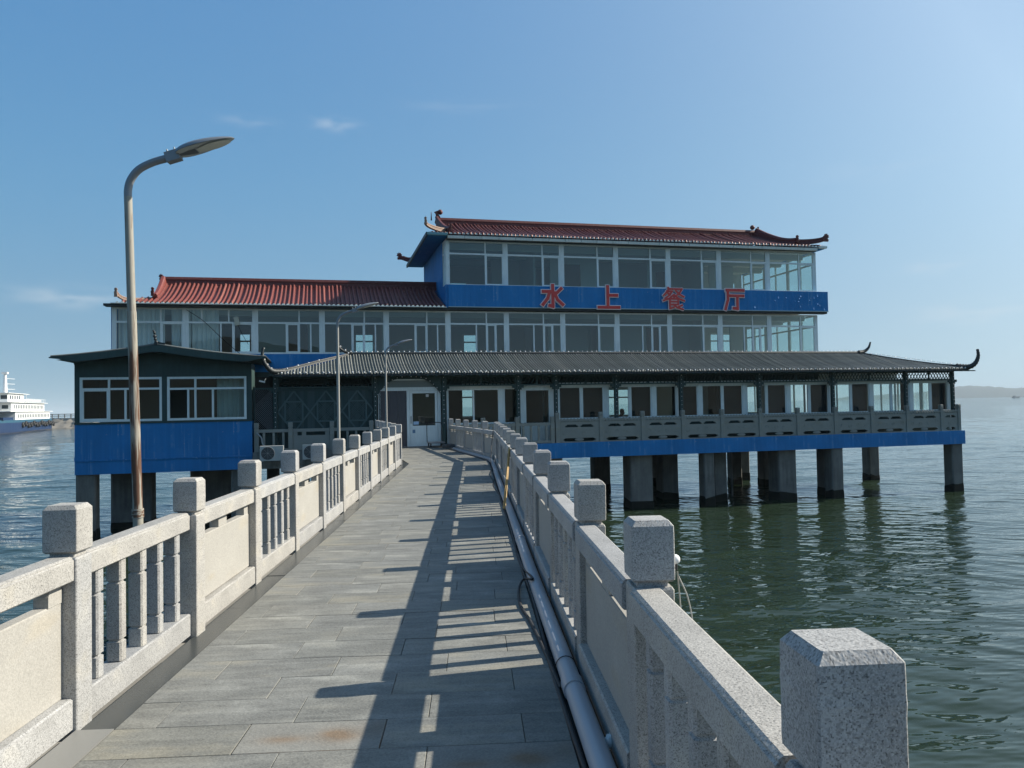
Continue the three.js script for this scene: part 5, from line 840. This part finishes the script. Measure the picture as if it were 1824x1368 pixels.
// ---------------------------------------------------------------- ferry, breakwater and far boat
{
  const pos = new THREE.Vector3(-120.0, WATER, -198.7), dir = new THREE.Vector3(-.283, 0, -.959).normalize();   // from the bow, away
  const turn = Math.atan2(-dir.z, dir.x); // local +x runs aft
  const t = thing('passenger_ferry', 'white and blue passenger ferry moored by the breakwater at the left edge', 'ferry', pos.toArray(), turn); t.scale.y = .84;
  const hull = new THREE.Shape(); hull.moveTo(-13, 0); hull.quadraticCurveTo(-8, 5.4, 2, 5.6); hull.lineTo(43, 5.2); hull.quadraticCurveTo(45.5, 4, 45, 0); hull.lineTo(43, -5.2); hull.lineTo(2, -5.6); hull.quadraticCurveTo(-8, -5.4, -13, 0);
  const hg = (y0, y1, sc) => { const g = new THREE.ExtrudeGeometry(hull, { depth: y1 - y0, bevelEnabled: false, curveSegments: 10 }); g.rotateX(-Math.PI / 2); g.translate(0, y0, 0); return uvBox(g); };
  part('hull', hg(-.6, 3.1), mat(.004, .026, .085, .7), t); const w = M.white; part('hull_stripe', hg(3.1, 3.9), mat(.02, .085, .14, .7), t); part('boot_stripe', hg(-.8, .25), mat(.14, .13, .12, .7), t);
  const house = (x0, x1, y0, y1, hw) => bx(x0, x1, y0, y1, -hw, hw);
  const dk = [part('deck_house', house(3, 41, 3.9, 6.4, 5.1), w, t), part('deck_house', house(0, 35, 6.55, 9.2, 4.9), w, t), part('bridge', house(-1, 14.5, 9.35, 11.9, 4.4), w, t)];
  part('deck_edge', [house(-3, 43, 6.40, 6.55, 5.5), house(-3, 37, 9.2, 9.35, 5.4), house(-2, 17, 11.9, 12.05, 4.9)], w, t);
  const wm = mat(.035, .045, .05, .2); const side = (d, x0, x1, n, y0, y1, hw, fw) => { for (let i = 0; i < n; i++) { const x = mix(x0, x1, (i + .5) / n); for (const s of [-1, 1]) part('window', bx(x - fw, x + fw, y0, y1, s * hw - .02, s * hw + .02), wm, d); } };
  side(dk[0], 5, 40, 20, 4.5, 5.6, 5.11, .42); side(dk[1], 2.5, 34, 19, 7.3, 8.5, 4.91, .40); side(dk[2], .5, 11, 5, 10.2, 11.3, 4.41, .55);
  for (let i = 0; i < 5; i++) { const z = -3.6 + i * 1.8; part('window', bx(-1.03, -.99, 10.2, 11.3, z - .7, z + .7), wm, dk[2]); part('window', bx(-.03, .01, 7.3, 8.4, z - .7, z + .7), wm, dk[1]); }
  part('mast', [rod([5, 12, 2.4], [5, 18.0, 2.4], .55, .32, 10), bx(4.2, 5.8, 17.9, 18.5, 1.8, 3), ...[13.6, 15.2, 16.8].map(y => rod([5, y - .3, 2.6], [8, y - .3, 3.8], .07, .07, 6))], w, t); part('railing', [...Array.from({ length: 12 }, (_, i) => rod([15 + i * 1.9, 9.35, 4.9], [15 + i * 1.9, 10.5, 4.9], .05, .05, 5)), rod([15, 10.5, 4.9], [36, 10.5, 4.9], .05, .05, 5), rod([15, 12.1, 3], [27, 12.1, 3], .06, .06, 5), rod([19, 9.35, 3], [19, 12.1, 3], .06, .06, 5), rod([23, 9.35, 3], [23, 12.1, 3], .06, .06, 5)], w, t);
  for (let i = 0; i < 9; i++) { const g = new THREE.CapsuleGeometry(.42, .9, 4, 8); g.rotateX(Math.PI / 2); g.rotateY(Math.PI / 2); g.translate(17 + i * 2.1, 10.0, 3.9); part('life_raft', cleanG(g), w, t); }
  for (let i = 0; i < 13; i++) { const g = new THREE.TorusGeometry(.62, .26, 8, 16); g.translate(8 + i * 2.9, 2.3 + .3 * Math.sin(i * 2), 5.75); part('tyre_fender', cleanG(g), M.rubber, t); }
  part('bulwark', [house(-6, 3, 3.9, 4.7, 4.7)], mat(.004, .026, .085, .7), t);
}
{
  const t = thing('breakwater', 'grey stone breakwater with a railing behind the ferry', 'breakwater', [-172, WATER, -262], 0);
  part('rubble', uvBox(grid(120, 8, (s, q) => { const x = mix(-60, 48, s); return [x, mix(-1, 3.1, q) + .5 * (hash2(Math.round(s * 120), Math.round(q * 8), 4) - .5), mix(7, 1.6, q) + 1.0 * (hash2(Math.round(s * 120), Math.round(q * 8), 5) - .5)]; })), mat(.24, .22, .19, .95), t); part('wall', bx(-60, 48, -1, 3.2, -2, 2), mat(.34, .32, .28, .9), t); part('railing', [...Array.from({ length: 54 }, (_, i) => bx(-60 + i * 2, -59.75 + i * 2, 3.2, 4.6, -.12, .12)), bx(-60, 48, 4.4, 4.6, -.1, .1), bx(-60, 48, 3.8, 3.95, -.09, .09)], mat(.20, .19, .17, .8), t);
}
{ const a = R(35.9), D = 2600; const t = thing('distant_boat', 'tiny dark boat on the horizon below the hills', 'boat', [D * Math.sin(a), WATER, -D * Math.cos(a)], .3); const s = new THREE.Shape(); s.moveTo(-12, 3); s.lineTo(13, 3.6); s.lineTo(10, 0); s.lineTo(-11, 0); const g = new THREE.ExtrudeGeometry(s, { depth: 6, bevelEnabled: false }); part('hull', uvBox(g), mat(.05, .06, .07, .8), t); part('cabin', bx(-8, -2, 3, 6.5, 1, 5), mat(.3, .3, .3, .8), t); }

// ---------------------------------------------------------------- air, shadows, draw
scene.fog = new THREE.FogExp2(C(.76, .90, 1.0), .00013);
scene.traverse(o => { if (o.isMesh) { o.castShadow = true; o.receiveShadow = true; } });
renderer.render(scene, camera);
